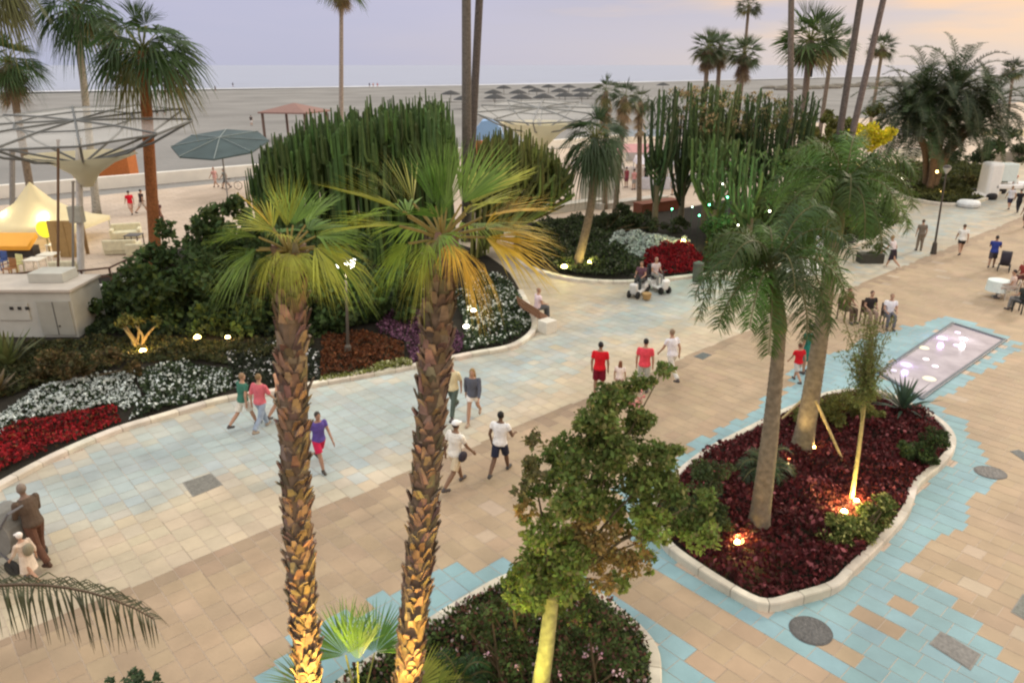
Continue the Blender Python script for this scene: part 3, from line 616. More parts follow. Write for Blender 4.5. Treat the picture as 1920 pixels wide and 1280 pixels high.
# ------------------------------------------------------------ left garden
bed('flower_bed', 'dense white flower carpet in the left bed above the red one', 'flower bed', [(-20, 800), (60, 740), (170, 715), (250, 700), (270, 750), (240, 780), (225, 768), (130, 782), (40, 800), (-20, 845)], 150, .12, .22, [((.66, .72, .70), 3.2, .85), ((.03, .05, .025), 4.4, 0), ((.06, .09, .04), 1.5, .4)])
bed('flower_bed', 'thinning white flowers over dark leaves right of the dense white carpet', 'flower bed', [(250, 700), (350, 686), (440, 700), (440, 735), (400, 752), (330, 770), (240, 796), (270, 750)], 150, .12, .24, [((.66, .72, .70), .9, .9), ((.03, .05, .025), 4.4, 0), ((.06, .09, .04), 1.5, .4)])
bed('flower_bed', 'deep red flower strip along the left kerb', 'flower bed', [(-40, 850), (40, 802), (130, 782), (222, 768), (232, 797), (140, 832), (60, 870), (-40, 912)], 170, .12, .26, [((.32, .012, .018), 5, .4), ((.14, .01, .012), 4, .2), ((.05, .03, .015), 2, 0), ((.30, .10, .04), .6, .5)])
bed('ground_cover', 'dark leafy strip with scattered white flowers beside the couple in green and pink', 'ground cover', [(430, 700), (440, 745), (530, 728), (610, 714), (600, 660), (520, 650), (420, 665)], 130, .13, .2, [((.03, .035, .025), 5, 0), ((.02, .03, .015), 4, 0), ((.7, .7, .7), .5, .95)])
bed('flower_bed', 'rust brown leafy patch between the two booted trunks', 'flower bed', [(600, 718), (690, 702), (760, 690), (760, 650), (700, 630), (600, 640)], 150, .12, .3, [((.09, .028, .01), 5, .4), ((.13, .045, .015), 2, .6), ((.04, .03, .015), 2, 0)])
bed('ground_cover', 'yellow-green edging plants along the kerb under the rust patch', 'ground cover', [(598, 722), (600, 710), (690, 696), (775, 680), (775, 692), (690, 708)], 200, .1, .22, [((.20, .22, .06), 5, .3), ((.5, .5, .3), .8, .9)])
bed('flower_bed', 'mauve flower patch behind the right booted trunk', 'flower bed', [(700, 628), (760, 648), (770, 690), (865, 668), (880, 640), (800, 590), (740, 585)], 150, .12, .3, [((.20, .09, .16), 3, .6), ((.08, .03, .06), 5, .2), ((.04, .04, .03), 3, 0)])
bed('flower_bed', 'dark green mound dotted with white flowers at the right end of the left garden', 'flower bed', [(868, 668), (960, 650), (998, 620), (992, 585), (960, 540), (900, 520), (850, 560), (870, 620)], 130, .13, .5, [((.66, .70, .66), .9, .85), ((.035, .06, .03), 6, .1), ((.06, .09, .03), 2, .5)])
bed('ground_cover', 'brown dry undergrowth below the grey utility kiosk', 'ground cover', [(-40, 770), (-40, 680), (60, 650), (230, 640), (330, 640), (440, 650), (600, 640), (600, 660), (430, 690), (340, 684), (250, 688), (160, 712), (50, 738)], 110, .13, .35, [((.055, .06, .02), 5, .2), ((.04, .05, .018), 5, .1), ((.10, .08, .03), 1, .5)])
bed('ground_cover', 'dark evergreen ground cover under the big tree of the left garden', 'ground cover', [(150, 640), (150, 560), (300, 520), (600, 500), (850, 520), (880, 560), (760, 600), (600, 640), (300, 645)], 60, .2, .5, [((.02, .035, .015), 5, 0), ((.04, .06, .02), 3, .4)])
shrub('brown-tipped mounded shrub left of the gnarled spotlit stems', [(150, 690, 36), (90, 690, 34), (200, 668, 30), (60, 720, 22), (250, 690, 20), (120, 665, 24)], yof(700), (.085, .075, .03), .13, 330, alt=(.2, .13, .06), p=.15)
b = G(450, 625); root = thing('dense_evergreen_tree', 'very dark broad evergreen tree filling the left garden behind the booted palms', 'tree', b)
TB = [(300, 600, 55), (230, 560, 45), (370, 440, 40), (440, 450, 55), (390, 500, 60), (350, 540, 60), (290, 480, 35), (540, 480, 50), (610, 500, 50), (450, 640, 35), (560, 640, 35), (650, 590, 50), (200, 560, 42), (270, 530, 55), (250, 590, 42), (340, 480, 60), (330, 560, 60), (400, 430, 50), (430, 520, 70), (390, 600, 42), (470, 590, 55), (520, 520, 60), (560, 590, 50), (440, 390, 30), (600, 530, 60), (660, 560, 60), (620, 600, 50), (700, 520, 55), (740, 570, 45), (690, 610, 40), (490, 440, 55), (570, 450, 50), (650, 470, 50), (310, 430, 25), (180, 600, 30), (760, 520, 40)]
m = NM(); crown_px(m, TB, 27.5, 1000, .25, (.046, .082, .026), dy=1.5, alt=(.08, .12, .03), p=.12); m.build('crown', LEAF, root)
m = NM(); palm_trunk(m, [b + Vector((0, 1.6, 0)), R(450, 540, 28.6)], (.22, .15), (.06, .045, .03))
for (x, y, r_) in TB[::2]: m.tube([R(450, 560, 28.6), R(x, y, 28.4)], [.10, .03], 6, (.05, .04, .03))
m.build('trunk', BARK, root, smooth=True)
for lab, pos, L_, n, gc in (('spiky pale green agave clump at the left edge below the utility kiosk', G(15, 690, .1), 1.5, 40, (.12, .14, .05)), ('brown spiky plant in the left garden at the frame edge', G(-5, 740, .1), .9, 30, (.16, .12, .06))):
    rosette(lab, pos, L_, n, gc, 'agave', wd=.09, elmin=.6)
# euphorbia hedge
def stem(m, b, h, r, col, lean=(0, 0), arms=2):
    b = Vector(b); top = b + Vector((lean[0], lean[1], h)); P = smooth_line([b, b.lerp(top, .5) + Vector((rnd.uniform(-.1, .1), rnd.uniform(-.1, .1), 0)), top], k=3)
    if h > 2.5: tt_ = nr.uniform(.55, 1.02, (7, 1)); leafset(m, np.array(tuple(b)) * (1 - tt_) + np.array(tuple(top)) * tt_ + nr.normal(size=(7, 3)) * .1, [.38] * 7, cols(col, 7, .4), nrm=np.array([[0, 0, 2.5]] * 7), aspect=.22)
    m.tube(P + [top + Vector((0, 0, r))], [r] * (len(P) - 1) + [r * .85, r * .2], 8, col, star=.25)
    for _ in range(arms):
        z = h * rnd.uniform(.55, .9); a = rnd.uniform(0, 6.28); o = Vector((math.cos(a), math.sin(a), 0)) * rnd.uniform(.25, .5); l = min(h - z, 1.0) * rnd.uniform(.7, 1.1) + .3
        q = b + Vector((lean[0] * z / h, lean[1] * z / h, z)); m.tube([q, q + o * .8 + Vector((0, 0, .12)), q + o + Vector((0, 0, .4)), q + o * 1.05 + Vector((0, 0, l + .4))], [r * .7, r * .75, r * .8, r * .3], 6, col, star=.2)
def interp(x, pts):
    for (a, b), (c, d) in zip(pts, pts[1:]):
        if a <= x <= c: return b + (d - b) * (x - a) / (c - a)
    return pts[-1][1]
def cactus_hedge(label, line, Ys, n, r, col, base=400, name='cactus_hedge', taper=0, xc=0):
    b = G((line[0][0] + line[-1][0]) / 2, base); root = thing(name, label, 'cactus hedge', b); m = NM()
    for i in range(n):
        x = rnd.uniform(line[0][0], line[-1][0]); Y = rnd.uniform(*Ys); tp = R(x, interp(x, line) + abs(rnd.gauss(0, 30)) + 2 + (Ys[1] - Y) * 4, Y)
        l = rnd.uniform(-.3, .3) + max(0, tp.x - xc) * taper; z0_ = min(1.6, max(0, tp.x - xc) * taper * .8); stem(m, (tp.x - l, Y, z0_), tp.z - z0_, r * rnd.uniform(.7, 1.25), vary(col, .45), (l, 0), 3)
    m.build('stems', CACT, root); return root
cactus_hedge('tall dense hedge of columnar green cactus behind the dark tree', [(478, 320), (500, 262), (560, 236), (620, 214), (700, 196), (760, 190), (832, 180), (842, 215)], (36, 41), 330, .10, (.058, .105, .028))
cactus_hedge('lower yellow-green cactus hedge right of the twin slim trunks', [(890, 262), (960, 250), (1000, 262), (1050, 288), (1078, 318)], (37, 40), 170, .09, (.10, .12, .03), taper=.6, xc=R(890, 300, 38).x)
m = NM(); crown_px(m, [(960, 310, 42), (930, 320, 45), (1010, 315, 36), (900, 350, 40), (920, 380, 35), (1045, 318, 20)], 38.5, 240, .25, (.12, .14, .035), dy=.8)
tag(m.build('shrub', LEAF, base=tuple(G(980, 440))), 'olive green shrub filling the foot of the lower cactus hedge', 'shrub')
# ------------------------------------------------------------ slim and distant palms
def fp(label, bpx, topx, r, cr, nf=30, **k):
    b = G(*bpx) if len(bpx) == 2 else G(bpx[0], bpx[1]); return fan_palm(label, b, R(topx[0], topx[1], b.y), r, cr, nf, **k)
fp('tall fan palm with orange-brown trunk at the hedge end on the left', (293, 500), (268, 96), (.29, .24), 2.8, 38, green=(.04, .08, .022), trunkcol=(.28, .115, .045), nb=16, droop=.75, minel=-.6)
def bare(label, px0, Y, px1, r, **k):
    b = Vector((R(px0[0], px0[1], Y).x, Y, 0)); return fan_palm(label, b, R(px1[0], px1[1], Y), r, k.pop('cr', 2.6), k.pop('nf', 32), **k)
bare('pale trunked fan palm rising behind the white spoked canopy', (150, 240), 50, (143, 20), (.25, .2), cr=3.1, nf=40, trunkcol=(.34, .33, .29), green=(.05, .10, .035), droop=.7, group='palms along the beach bar')
bare('fan palm with a hanging brown skirt at the left edge', (20, 205), 48, (16, 118), (.25, .2), cr=2.3, nf=30, skirt=2.6, green=(.05, .10, .03), droop=.5, group='palms along the beach bar')
bare('fan palm with only its hanging lower fronds showing in the top left corner', (-150, 240), 42, (-12, -42), (.22, .2), cr=2.4, nf=30, green=(.09, .11, .04), droop=.9, group='palms along the beach bar', minel=-1.2)
bare('single very slim tall palm trunk standing before the open beach', (633, 230), 75, (640, -28), (.24, .17), cr=2.6, nf=24, skirt=2, group='slim palms', trunkcol=(.28, .24, .21), minel=-.5)
bare('thick grey trunk, left one of the twin slim palms behind the cactus hedge', (871, 240), 42, (874, -180), (.30, .22), cr=2.6, group='slim palms', trunkcol=(.14, .125, .11))
bare('dark leaning trunk, right one of the twin slim palms behind the cactus hedge', (873, 300), 43, (908, -180), (.24, .2), cr=2.6, group='slim palms', trunkcol=(.12, .105, .10))
bare('slim brown trunk, leftmost of the three tall bare trunks on the right', (1507, 220), 46, (1485, -170), (.2, .15), cr=2.5, group='slim palms', trunkcol=(.17, .14, .12))
bare('slim dark slanting trunk, middle one of the three tall bare trunks on the right', (1570, 270), 45, (1640, -170), (.21, .16), cr=2.5, group='slim palms', trunkcol=(.12, .10, .09))
bare('slim leaning trunk, rightmost of the three tall bare trunks on the right', (1590, 215), 47, (1698, -180), (.21, .16), cr=2.5, group='slim palms', trunkcol=(.17, .14, .13))
for (lab, px0, Y, px1, r, cr, sk, gc) in [
    ('left fan palm of the distant group by the beach with a short brown skirt', (1325, 200), 74, (1327, 92), (.22, .2), 2.0, 2.0, (.07, .10, .045)),
    ('second fan palm of the distant group by the beach, squeezed in the middle', (1346, 200), 76, (1351, 88), (.2, .2), 1.9, 2.2, (.07, .11, .045)),
    ('fan palm with the longest brown skirt in the distant group by the beach', (1385, 200), 72, (1396, 102), (.22, .2), 2.0, 2.6, (.08, .11, .05)),
    ('small high crowned palm towering over the distant beach group', (1392, 160), 80, (1404, 12), (.16, .14), 1.6, 0, (.07, .09, .05)),
    ('large bushy fan palm against the sky between the bare trunks', (1510, 220), 60, (1520, 75), (.26, .22), 3.0, 1.2, (.06, .10, .03)),
    ('fan palm half hidden behind the large bushy one against the sky', (1549, 160), 72, (1562, 80), (.2, .18), 2.4, .5, (.06, .10, .035)),
    ('small distant fan palm right of the three tall bare trunks', (1644, 160), 92, (1655, 90), (.2, .18), 2.1, .4, (.06, .09, .045)),
    ('far hazy palm behind the dark many-stemmed palm at the right edge', (1898, 200), 110, (1900, 132), (.2, .18), 2.0, .4, (.09, .11, .08))]:
    bare(lab, px0, Y, px1, r, cr=cr, nf=32, skirt=sk, green=gc, nb=12, droop=.15, group='distant palms', trunkcol=(.2, .16, .13), dead=(.20, .14, .09))
for (lab, px0, Y, px1, cr, gc) in [
    ('left of the three short skirted palms in front of the beach canopy', (1140, 260), 52, (1136, 172), 1.5, (.05, .07, .03)), ('middle of the three short skirted palms in front of the beach canopy', (1160, 260), 50, (1172, 180), 1.5, (.045, .07, .03)),
    ('right of the three short skirted palms in front of the beach canopy', (1206, 260), 53, (1200, 190), 1.4, (.06, .08, .03))]:
    bare(lab, px0, Y, px1, (.18, .16), cr=cr * .85, nf=16, skirt=3.0, green=gc, nb=12, group='short skirted palms', trunkcol=(.22, .17, .12), dead=(.40, .29, .17))
fp('short dark crowned palm with a leaning trunk in the middle garden', (1080, 505), (1117, 262), (.22, .17), 1.9, 40, green=(.045, .075, .03), trunkcol=(.15, .115, .08), nb=16, droop=.8, bend=.25, minel=-1.0, group='palms of the middle garden')
# many-stemmed dark palm
b = G(1742, 358); root = thing('date_palm_clump', 'huge dark many-stemmed palm with long arching fronds on the right', 'palm tree', b)
tips = [(1700, 215), (1735, 190), (1790, 175), (1850, 205), (1770, 225), (1825, 240), (1720, 250)]
m = NM()
for k_, (x, y) in enumerate(tips):
    bb = b + Vector((rnd.uniform(-.9, .9), rnd.uniform(-.5, .5), 0)); tp = R(x, y, b.y + rnd.uniform(-1, 1)); palm_trunk(m, [bb, bb.lerp(tp, .5) + Vector(((bb.x - tp.x) * .2, 0, .3)), tp], (.25, .2), (.19, .13, .08), ring=.25)
m.build('trunk', BARK, root)
m = NM()
for k_, (x, y) in enumerate(tips):
    tp = R(x, y, b.y + rnd.uniform(-1, 1))
    for i in range(34): feather(m, tp, i * 2.399 + k_, 1.45 - 1.55 * (i / 33), 4.6 * rnd.uniform(.85, 1.1), 46, .62, .95, vary((.04, .065, .025), .4), wl=.05, hang=.0, rach=(.13, .15, .08), rw=.05)
m.build('crown', PALM, root)
# middle cactus grove
def cactus_tree(label, x, Y, topy, n, spread, col, tops=None):
    b = Vector((R(x, 300, Y).x, Y, 0)); root = thing('candelabra_cactus', label, 'cactus', b, 'candelabra cacti of the middle garden'); m = NM(); ht = R(x, topy, Y).z
    m.tube([b, b + Vector((0, 0, ht * .35))], [.2, .16], 8, (.16, .13, .08))
    for i in range(n):
        a = i * 2.4; o = Vector((math.cos(a), math.sin(a), 0)) * spread * math.sqrt((i + .5) / n); z0 = ht * rnd.uniform(.12, .5); h = ht * rnd.uniform(.58, 1.06)
        m.tube([b + Vector((0, 0, z0)), b + o * .55 + Vector((0, 0, z0 + (h - z0) * .22)), b + o * .9 + Vector((0, 0, z0 + (h - z0) * .5)), b + o + Vector((0, 0, h)), b + o + Vector((0, 0, h + .08))], [.07, .08, .085, .07, .02], 6, vary(col, .5), star=.2)
    q_ = n * 20; az_ = nr.uniform(0, 6.28, q_); rr_ = spread * np.sqrt(nr.rand(q_)) * 1.05; zz_ = ht * nr.uniform(.42, 1.0, q_); rr_ *= .5 + .5 * zz_ / ht
    leafset(m, np.c_[b.x + rr_ * np.cos(az_), b.y + rr_ * np.sin(az_), zz_], nr.uniform(.25, .55, q_), cols(tuple(c * 1.25 for c in col), q_, .5), nrm=np.array([[0, 0, 2.0]] * q_), aspect=.16)
    m.build('stems', CACT, root)
    if tops:
        m = NM()
        for i in range(0, n, 2):
            a = i * 2.4; o = Vector((math.cos(a), math.sin(a), 0)) * spread * math.sqrt((i + .5) / n); blob(m, tuple(b + o + Vector((0, 0, ht * rnd.uniform(.72, 1.02)))), (.4, .4, .32), 70, .15, tops)
        m.build('seed_heads', LEAF, root)
    return root
for k_, (x, Y, ty, n, sp, cc, tp_) in enumerate([(1235, 45, 182, 30, 1.1, (.05, .08, .03), None), (1285, 47, 170, 38, 1.4, (.055, .08, .03), (.40, .31, .16)), (1330, 45, 172, 40, 1.5, (.08, .12, .04), (.38, .30, .15)), (1385, 47, 178, 40, 1.5, (.05, .08, .028), (.40, .31, .16)),
                             (1435, 45, 190, 40, 1.5, (.05, .08, .028), (.22, .19, .08)), (1480, 48, 182, 38, 1.4, (.045, .075, .028), None), (1350, 41, 262, 18, 1.6, (.075, .12, .035), None), (1420, 39, 280, 20, 1.9, (.075, .12, .035), None)]):
    cactus_tree(['slim green candelabra cactus at the left end of the grove', 'brown-topped candelabra cactus, second in the grove', 'brown-topped candelabra cactus in the middle of the grove', 'brown-topped candelabra cactus right of the grove middle', 'darker brown-topped candelabra cactus toward the right of the grove', 'all-green candelabra cactus at the right end of the grove', 'shorter candelabra cactus in front of the grove middle', 'low spreading candelabra cactus in front of the grove, right'][k_], x, Y, ty, n, sp, cc, tp_)
shrub('mass of mixed green shrubs under the right end of the cactus grove', [(1480, 330, 60), (1540, 300, 60), (1600, 300, 60), (1560, 360, 50), (1620, 350, 45), (1500, 400, 50), (1440, 400, 50), (1400, 440, 50), (1350, 430, 40), (1560, 420, 40), (1640, 400, 40), (1450, 460, 40), (1380, 480, 30)], 40, (.065, .11, .028), .24, 620, dy=2.5)
shrub('olive yellow shrub behind the three bare trunks', [(1540, 250, 36), (1575, 245, 30), (1500, 240, 35), (1560, 280, 35), (1545, 218, 22), (1640, 208, 18)], 58, (.14, .15, .04), .3, 240, dy=1.5)
shrub('glowing yellow lit bush beside the dark many-stemmed palm', [(1625, 245, 25), (1652, 255, 22), (1605, 258, 20), (1640, 272, 20), (1668, 250, 16), (1598, 272, 16)], 55, (.75, .66, .04), .26, 500, dy=.5)  # strong yellow leaf colour stands in for lamplight, along with its spotlight
shrub('dark green hedge behind the many-stemmed palm at the right edge', [(1850, 290, 30), (1910, 330, 28), (1800, 300, 25), (1880, 260, 28), (1915, 290, 25), (1760, 300, 25)], 78, (.04, .06, .025), .35, 300, dy=2, stems=False)
# middle garden planting
bed('ground_cover', 'dark leafy planting along the front of the middle garden', 'ground cover', [(970, 482), (1050, 517), (1120, 526), (1190, 526), (1215, 500), (1150, 470), (1150, 440), (1240, 410), (1100, 412), (1000, 424)], 55, .17, .7, [((.03, .04, .02), 5, 0), ((.045, .07, .02), 4, .3), ((.10, .11, .07), 1, .7)])
bed('flower_bed', 'pale silver-white flower patch in the middle garden', 'flower bed', [(1140, 470), (1150, 448), (1230, 446), (1300, 462), (1240, 466), (1200, 495)], 90, .16, .5, [((.55, .60, .56), 4, .7), ((.12, .16, .12), 2, 0)])
bed('flower_bed', 'deep red flower mound in the middle garden', 'flower bed', [(1198, 500), (1215, 478), (1245, 468), (1300, 468), (1318, 500), (1300, 518), (1215, 524)], 150, .14, .55, [((.26, .005, .01), 5, .5), ((.12, .005, .01), 4, .3)])
bed('ground_cover', 'rusty green low planting right of the red mound', 'ground cover', [(1310, 517), (1400, 506), (1520, 484), (1650, 440), (1560, 400), (1400, 400), (1320, 450)], 45, .2, .6, [((.10, .07, .02), 3, .2), ((.05, .07, .02), 5, .3)])
bed('ground_cover', 'green ground cover around the many-stemmed palm', 'ground cover', BED_C, 30, .25, .5, [((.09, .10, .03), 5, .3), ((.05, .06, .02), 5, 0)])
shrub('rounded dark shrubs on the far side of the middle garden', [(1140, 415, 26), (1190, 420, 26), (1230, 425, 24), (1170, 395, 22), (1270, 420, 22), (1010, 445, 28), (1050, 440, 26)], 44, (.045, .06, .025), .2, 380, dy=1)
shrub('mounded groundcover shrub left of the white stall on the right', [(1820, 340, 22), (1790, 345, 20), (1700, 345, 18), (1680, 340, 16)], 62, (.13, .13, .05), .22, 380, dy=.6)
# ------------------------------------------------------------ people
SK = (.42, .25, .17)
def capsule(m, p0, p1, r0, r1, flat=False, seg=10):
    p0, p1 = Vector(p0), Vector(p1); d = (p1 - p0).normalized()
    if flat: m.tube([p0, p1], [r0, r1], seg); return
    P = [p0 - d * r0 * .95, p0 - d * r0 * .6, p0, p1, p1 + d * r1 * .6, p1 + d * r1 * .95]; m.tube(P, [r0 * .3, r0 * .8, r0, r1, r1 * .8, r1 * .3], seg)
def loft(m, rings, seg=16):
    V = []; n = len(rings)
    for c, a, b, rx, ry in rings:
        for k in range(seg):
            t = 2 * math.pi * k / seg; V.append(tuple(c + a * rx * math.cos(t) + b * ry * math.sin(t)))
    Fc = [(i * seg + k, i * seg + (k + 1) % seg, (i + 1) * seg + (k + 1) % seg, (i + 1) * seg + k) for i in range(n - 1) for k in range(seg)]
    Fc += [tuple(range(seg - 1, -1, -1)), tuple((n - 1) * seg + k for k in range(seg))]; m.add(V, Fc)
def remesh(o, v):
    r = o.modifiers.new('r', 'REMESH'); r.mode = 'VOXEL'; r.voxel_size = v; r.use_smooth_shade = True
    s = o.modifiers.new('s', 'SMOOTH'); s.factor = .5; s.iterations = 1
TORSO = [(-.09, .12, .10), (0, .165, .12), (.12, .150, .105), (.22, .145, .105), (.34, .175, .12), (.45, .18, .105), (.52, .12, .08), (.57, .055, .055)]
NP = 0
def cloth(c): return M('cloth_%d_%d_%d' % tuple(int(q * 99) for q in c), c, .9, .22, 7, bump=.9)
def person(px, py, rz, h, label, top, bot, hair=(.04, .025, .02), pose='stand', hk='short', skin=SK, sleeve=.5, bk='shorts', shoe=(.08, .07, .07), lean=4, ph=1, cap=None, near=True, z0=.005, arms=None, base=None, group=None, bag=None, fem=0, seat=.46):
    global NP; NP += 1
    b = Vector(base) if base is not None else G(px, py, z0); b = b.copy(); b.z = z0 if base is None else b.z
    root = thing('person', label, 'person', b, group); k = h / 1.75
    tf = Matrix.Translation(b) @ Matrix.Rotation(math.radians(rz), 4, 'Z') @ Matrix.Scale(k, 4)
    vx = (.011 if near else .02) * k
    la = math.radians(lean); T = Vector((0, math.sin(la), math.cos(la))); Bk = Vector((0, -math.cos(la), math.sin(la))); X = Vector((1, 0, 0))
    hz = .92 if pose != 'sit' else seat / k + .1
    Hc = Vector((0, 0, hz)); 
    legs = []
    for sgn in (-1, 1):
        hip = Hc + X * .09 * sgn + Vector((0, 0, -.02))
        if pose == 'sit': kn = hip + Vector((.03 * sgn, .42, 0)); an = kn + Vector((0, .04, -(hip.z - .08)))
        elif pose == 'walk':
            f = sgn * ph; th = math.radians(24 * f); kb = math.radians(6 if f > 0 else 26)
            kn = hip + Vector((0, math.sin(th), -math.cos(th))) * .42; a2 = th - kb; an = kn + Vector((0, math.sin(a2), -math.cos(a2))) * .42
        else: kn = hip + Vector((.015 * sgn, .015, -.42)); an = kn + Vector((.01 * sgn, -.02, -.40))
        toe = an + Vector((.02 * sgn, .15, -.04 if not (pose == 'walk' and sgn * ph < 0) else -.09)); legs.append((hip, kn, an, toe))
    if pose == 'walk':
        lo = min(min(l[2].z - .07, l[3].z - .035) for l in legs); dz = -lo
        for l in legs:
            for q in l: q.z += dz
        Hc.z += dz
    sh = Hc + T * .50; nk = Hc + T * .57; hc = nk + Vector((0, .02 + math.sin(la) * .06, .135)); arm = []
    for i, sgn in enumerate((-1, 1)):
        s_ = sh + X * .185 * sgn - T * .03
        if arms: e_, w_ = arms[i]; el = s_ + Vector(e_); wr = el + Vector(w_)
        elif pose == 'walk': q = -sgn * ph * .5; el = s_ + Vector((.05 * sgn, math.sin(q * .8) * .28, -.27)); wr = el + Vector((.0, .10 + q * .2, -.22))
        elif pose == 'sit': el = s_ + Vector((.05 * sgn, .06, -.27)); wr = el + Vector((-.05 * sgn, .22, -.06))
        else: el = s_ + Vector((.06 * sgn, -.01, -.28)); wr = el + Vector((.0, .06, -.25))
        arm.append((s_, el, wr))
    def tors(m, a, z, inf, flare=0):
        rg = [(s, rx, ry) for s, rx, ry in TORSO if a <= s <= z]
        def at(s):
            for (s0, a0, b0), (s1, a1, b1) in zip(TORSO, TORSO[1:]):
                if s0 <= s <= s1: f = (s - s0) / (s1 - s0); return (s, a0 + (a1 - a0) * f, b0 + (b1 - b0) * f)
            return (s, TORSO[0][1], TORSO[0][2]) if s < 0 else (s,) + TORSO[-1][1:]
        rg = [at(a)] + [q for q in rg if a + .02 < q[0] < z - .02] + [at(z)]
        loft(m, [(Hc + T * s, X, Bk, rx + inf + flare * max(0, .1 - s), ry + inf + flare * max(0, .1 - s)) for s, rx, ry in rg])
    # body: one continuous surface
    m = NM(); m.tf = tf; tors(m, -.09, .57, 0); capsule(m, nk - T * .04, hc - Vector((0, .01, .05)), .055, .05)
    m.ell(hc, (.072, .09, .112), 14, 10); m.ell(hc + Vector((0, .03, -.065)), (.05, .055, .05), 10, 6)
    m.ell(hc + Vector((0, .095, -.015)), (.014, .022, .022), 8, 6); m.ell(hc + Vector((0, .085, -.055)), (.024, .012, .008), 8, 6)
    for sgn in (-1, 1): m.ell(hc + Vector((.074 * sgn, 0, -.01)), (.012, .022, .032), 8, 6)
    for hip, kn, an, toe in legs:
        capsule(m, hip, kn, .085, .058); capsule(m, kn, kn.lerp(an, .35), .058, .060); capsule(m, kn.lerp(an, .35), an, .060, .038)
        capsule(m, an + Vector((0, -.03, -.03)), toe, .038, .03)
    for i, (s_, el, wr) in enumerate(arm):
        capsule(m, s_, el, .052, .040); capsule(m, el, wr, .040, .026); d = (wr - el).normalized(); sd = Vector((0, 1, 0)) if abs(d.y) < .7 else Vector((1, 0, 0)); sd = (sd - d * sd.dot(d)).normalized()
        pc = wr + d * .05; capsule(m, wr, wr + d * .07, .026, .03); nrm_ = d.cross(sd)
        for j, fl in enumerate((.055, .068, .072, .06)):
            q = wr + d * .085 + sd * (.028 - .019 * j) * (1 if i else -1); capsule(m, q, q + d * fl * .6, .0105, .0095, seg=6); capsule(m, q + d * fl * .6, q + d * fl + nrm_ * .018, .0095, .0085, seg=6)
        q = wr + d * .03 + sd * .03; capsule(m, q, q + d * .045 + sd * .025, .012, .010, seg=6)
    o = m.build('body', solid(skin, .6, .08), root); remesh(o, vx)
    # face
    m = NM(); m.tf = tf
    for sgn in (-1, 1): m.ell(hc + Vector((.03 * sgn, .083, .005)), (.011, .008, .007), 8, 6)
    m.build('eyes', solid((.05, .035, .03), .3), root)
    # hair or cap
    if hk != 'bald':
        m = NM(); m.tf = tf; m.ell(hc + Vector((0, -.018, .03)), (.083, .095, .098), 14, 8)
        if hk == 'long': loft(m, [(hc + Vector((0, -.045, .02)), X, Bk, .085, .06), (hc + Vector((0, -.07, -.12)), X, Bk, .10, .05), (hc + Vector((0, -.10, -.27)), X, Bk, .10, .035), (hc + Vector((0, -.11, -.34)), X, Bk, .06, .02)])
        if hk == 'bun': m.ell(hc + Vector((0, -.11, .05)), (.045, .045, .045), 10, 6)
        o = m.build('hair', solid(hair, .6, .2), root); remesh(o, vx * 1.2)
    if cap:
        m = NM(); m.tf = tf; m.ell(hc + Vector((0, -.01, .055)), (.092, .105, .078), 14, 8); loft(m, [(hc + Vector((0, .10, .035)), X, Bk, .065, .075), (hc + Vector((0, .10, .047)), X, Bk, .06, .07)]); o = m.build('cap', solid(cap, .7, .05), root, smooth=True)
    # top
    m = NM(); m.tf = tf; tors(m, -.05 if bk != 'skirt' else .02, .53, .018, .12)
    for s_, el, wr in arm:
        capsule(m, s_, s_ + (el - s_) * .2, .07, .068); e = s_ + (el - s_) * min(1, sleeve * 1.0); capsule(m, s_, e, .069, .062 if sleeve < 1 else .055, True)
        if sleeve > 1: capsule(m, el, el.lerp(wr, sleeve - 1), .055, .042, True); m.ell(el, (.055, .055, .055), 8, 6)
    o = m.build('shirt' if fem < 2 else 'dress', cloth(top), root); remesh(o, vx * 1.15)
    # bottom
    m = NM(); m.tf = tf
    if bk == 'skirt':
        e = Hc + Vector((0, .0, -.42)); loft(m, [(Hc + T * .14, X, Bk, .165, .12), (Hc, X, Bk, .195, .15), (e, X, Bk, .25, .2)] if pose != 'sit' else [(Hc + T * .14, X, Bk, .165, .12), (Hc, X, Bk, .2, .15), (Hc - T * .08, X, Bk, .2, .16)])
        if pose == 'sit':
            for hip, kn, an, toe in legs: capsule(m, hip, kn, .11, .09)
    else:
        tors(m, -.09, .10, .014)
        for hip, kn, an, toe in legs:
            m.ell(hip, (.105, .105, .105), 10, 8)
            if bk == 'long': capsule(m, hip, kn, .105, .078); capsule(m, kn, kn.lerp(an, .93), .076, .066, True)
            else: capsule(m, hip, hip.lerp(kn, .85 if bk == 'shorts' else .5), .108, .10, True)
    o = m.build({'skirt': 'skirt', 'long': 'trousers'}.get(bk, 'shorts'), cloth(bot), root); remesh(o, vx * 1.15)
    for hip, kn, an, toe in legs:
        m = NM(); m.tf = tf; capsule(m, an + Vector((0, -.035, -.035)), toe, .048, .042); m.ell(an, (.045, .05, .05), 8, 6); o = m.build('shoe', solid(shoe, .6, .1), root); remesh(o, vx * 1.3)
    if bag:
        m = NM(); m.tf = tf; kind, col = bag
        if kind == 'back': m.ell(Hc + T * .3 + Bk * .2, (.15, .10, .2), 12, 8)
        elif kind == 'hand': w_ = arm[1][2]; m.box(w_ + Vector((.0, .0, -.27)), (.10, .28, .26)); m.tube([w_ + Vector((0, -.09, -.14)), w_ + Vector((0, 0, -.04)), w_ + Vector((0, .09, -.14))], .01, 6)
        else:
            m.ell(Hc + X * .24 + Vector((0, 0, .0)), (.07, .14, .13), 10, 8)
            m.tube([Hc + X * .22, Hc + T * .3 + Bk * -.15, sh - X * .12 + T * .05], .012, 6)
        m.build('bag', solid(col, .6, .1), root, bevel=0)
    return root
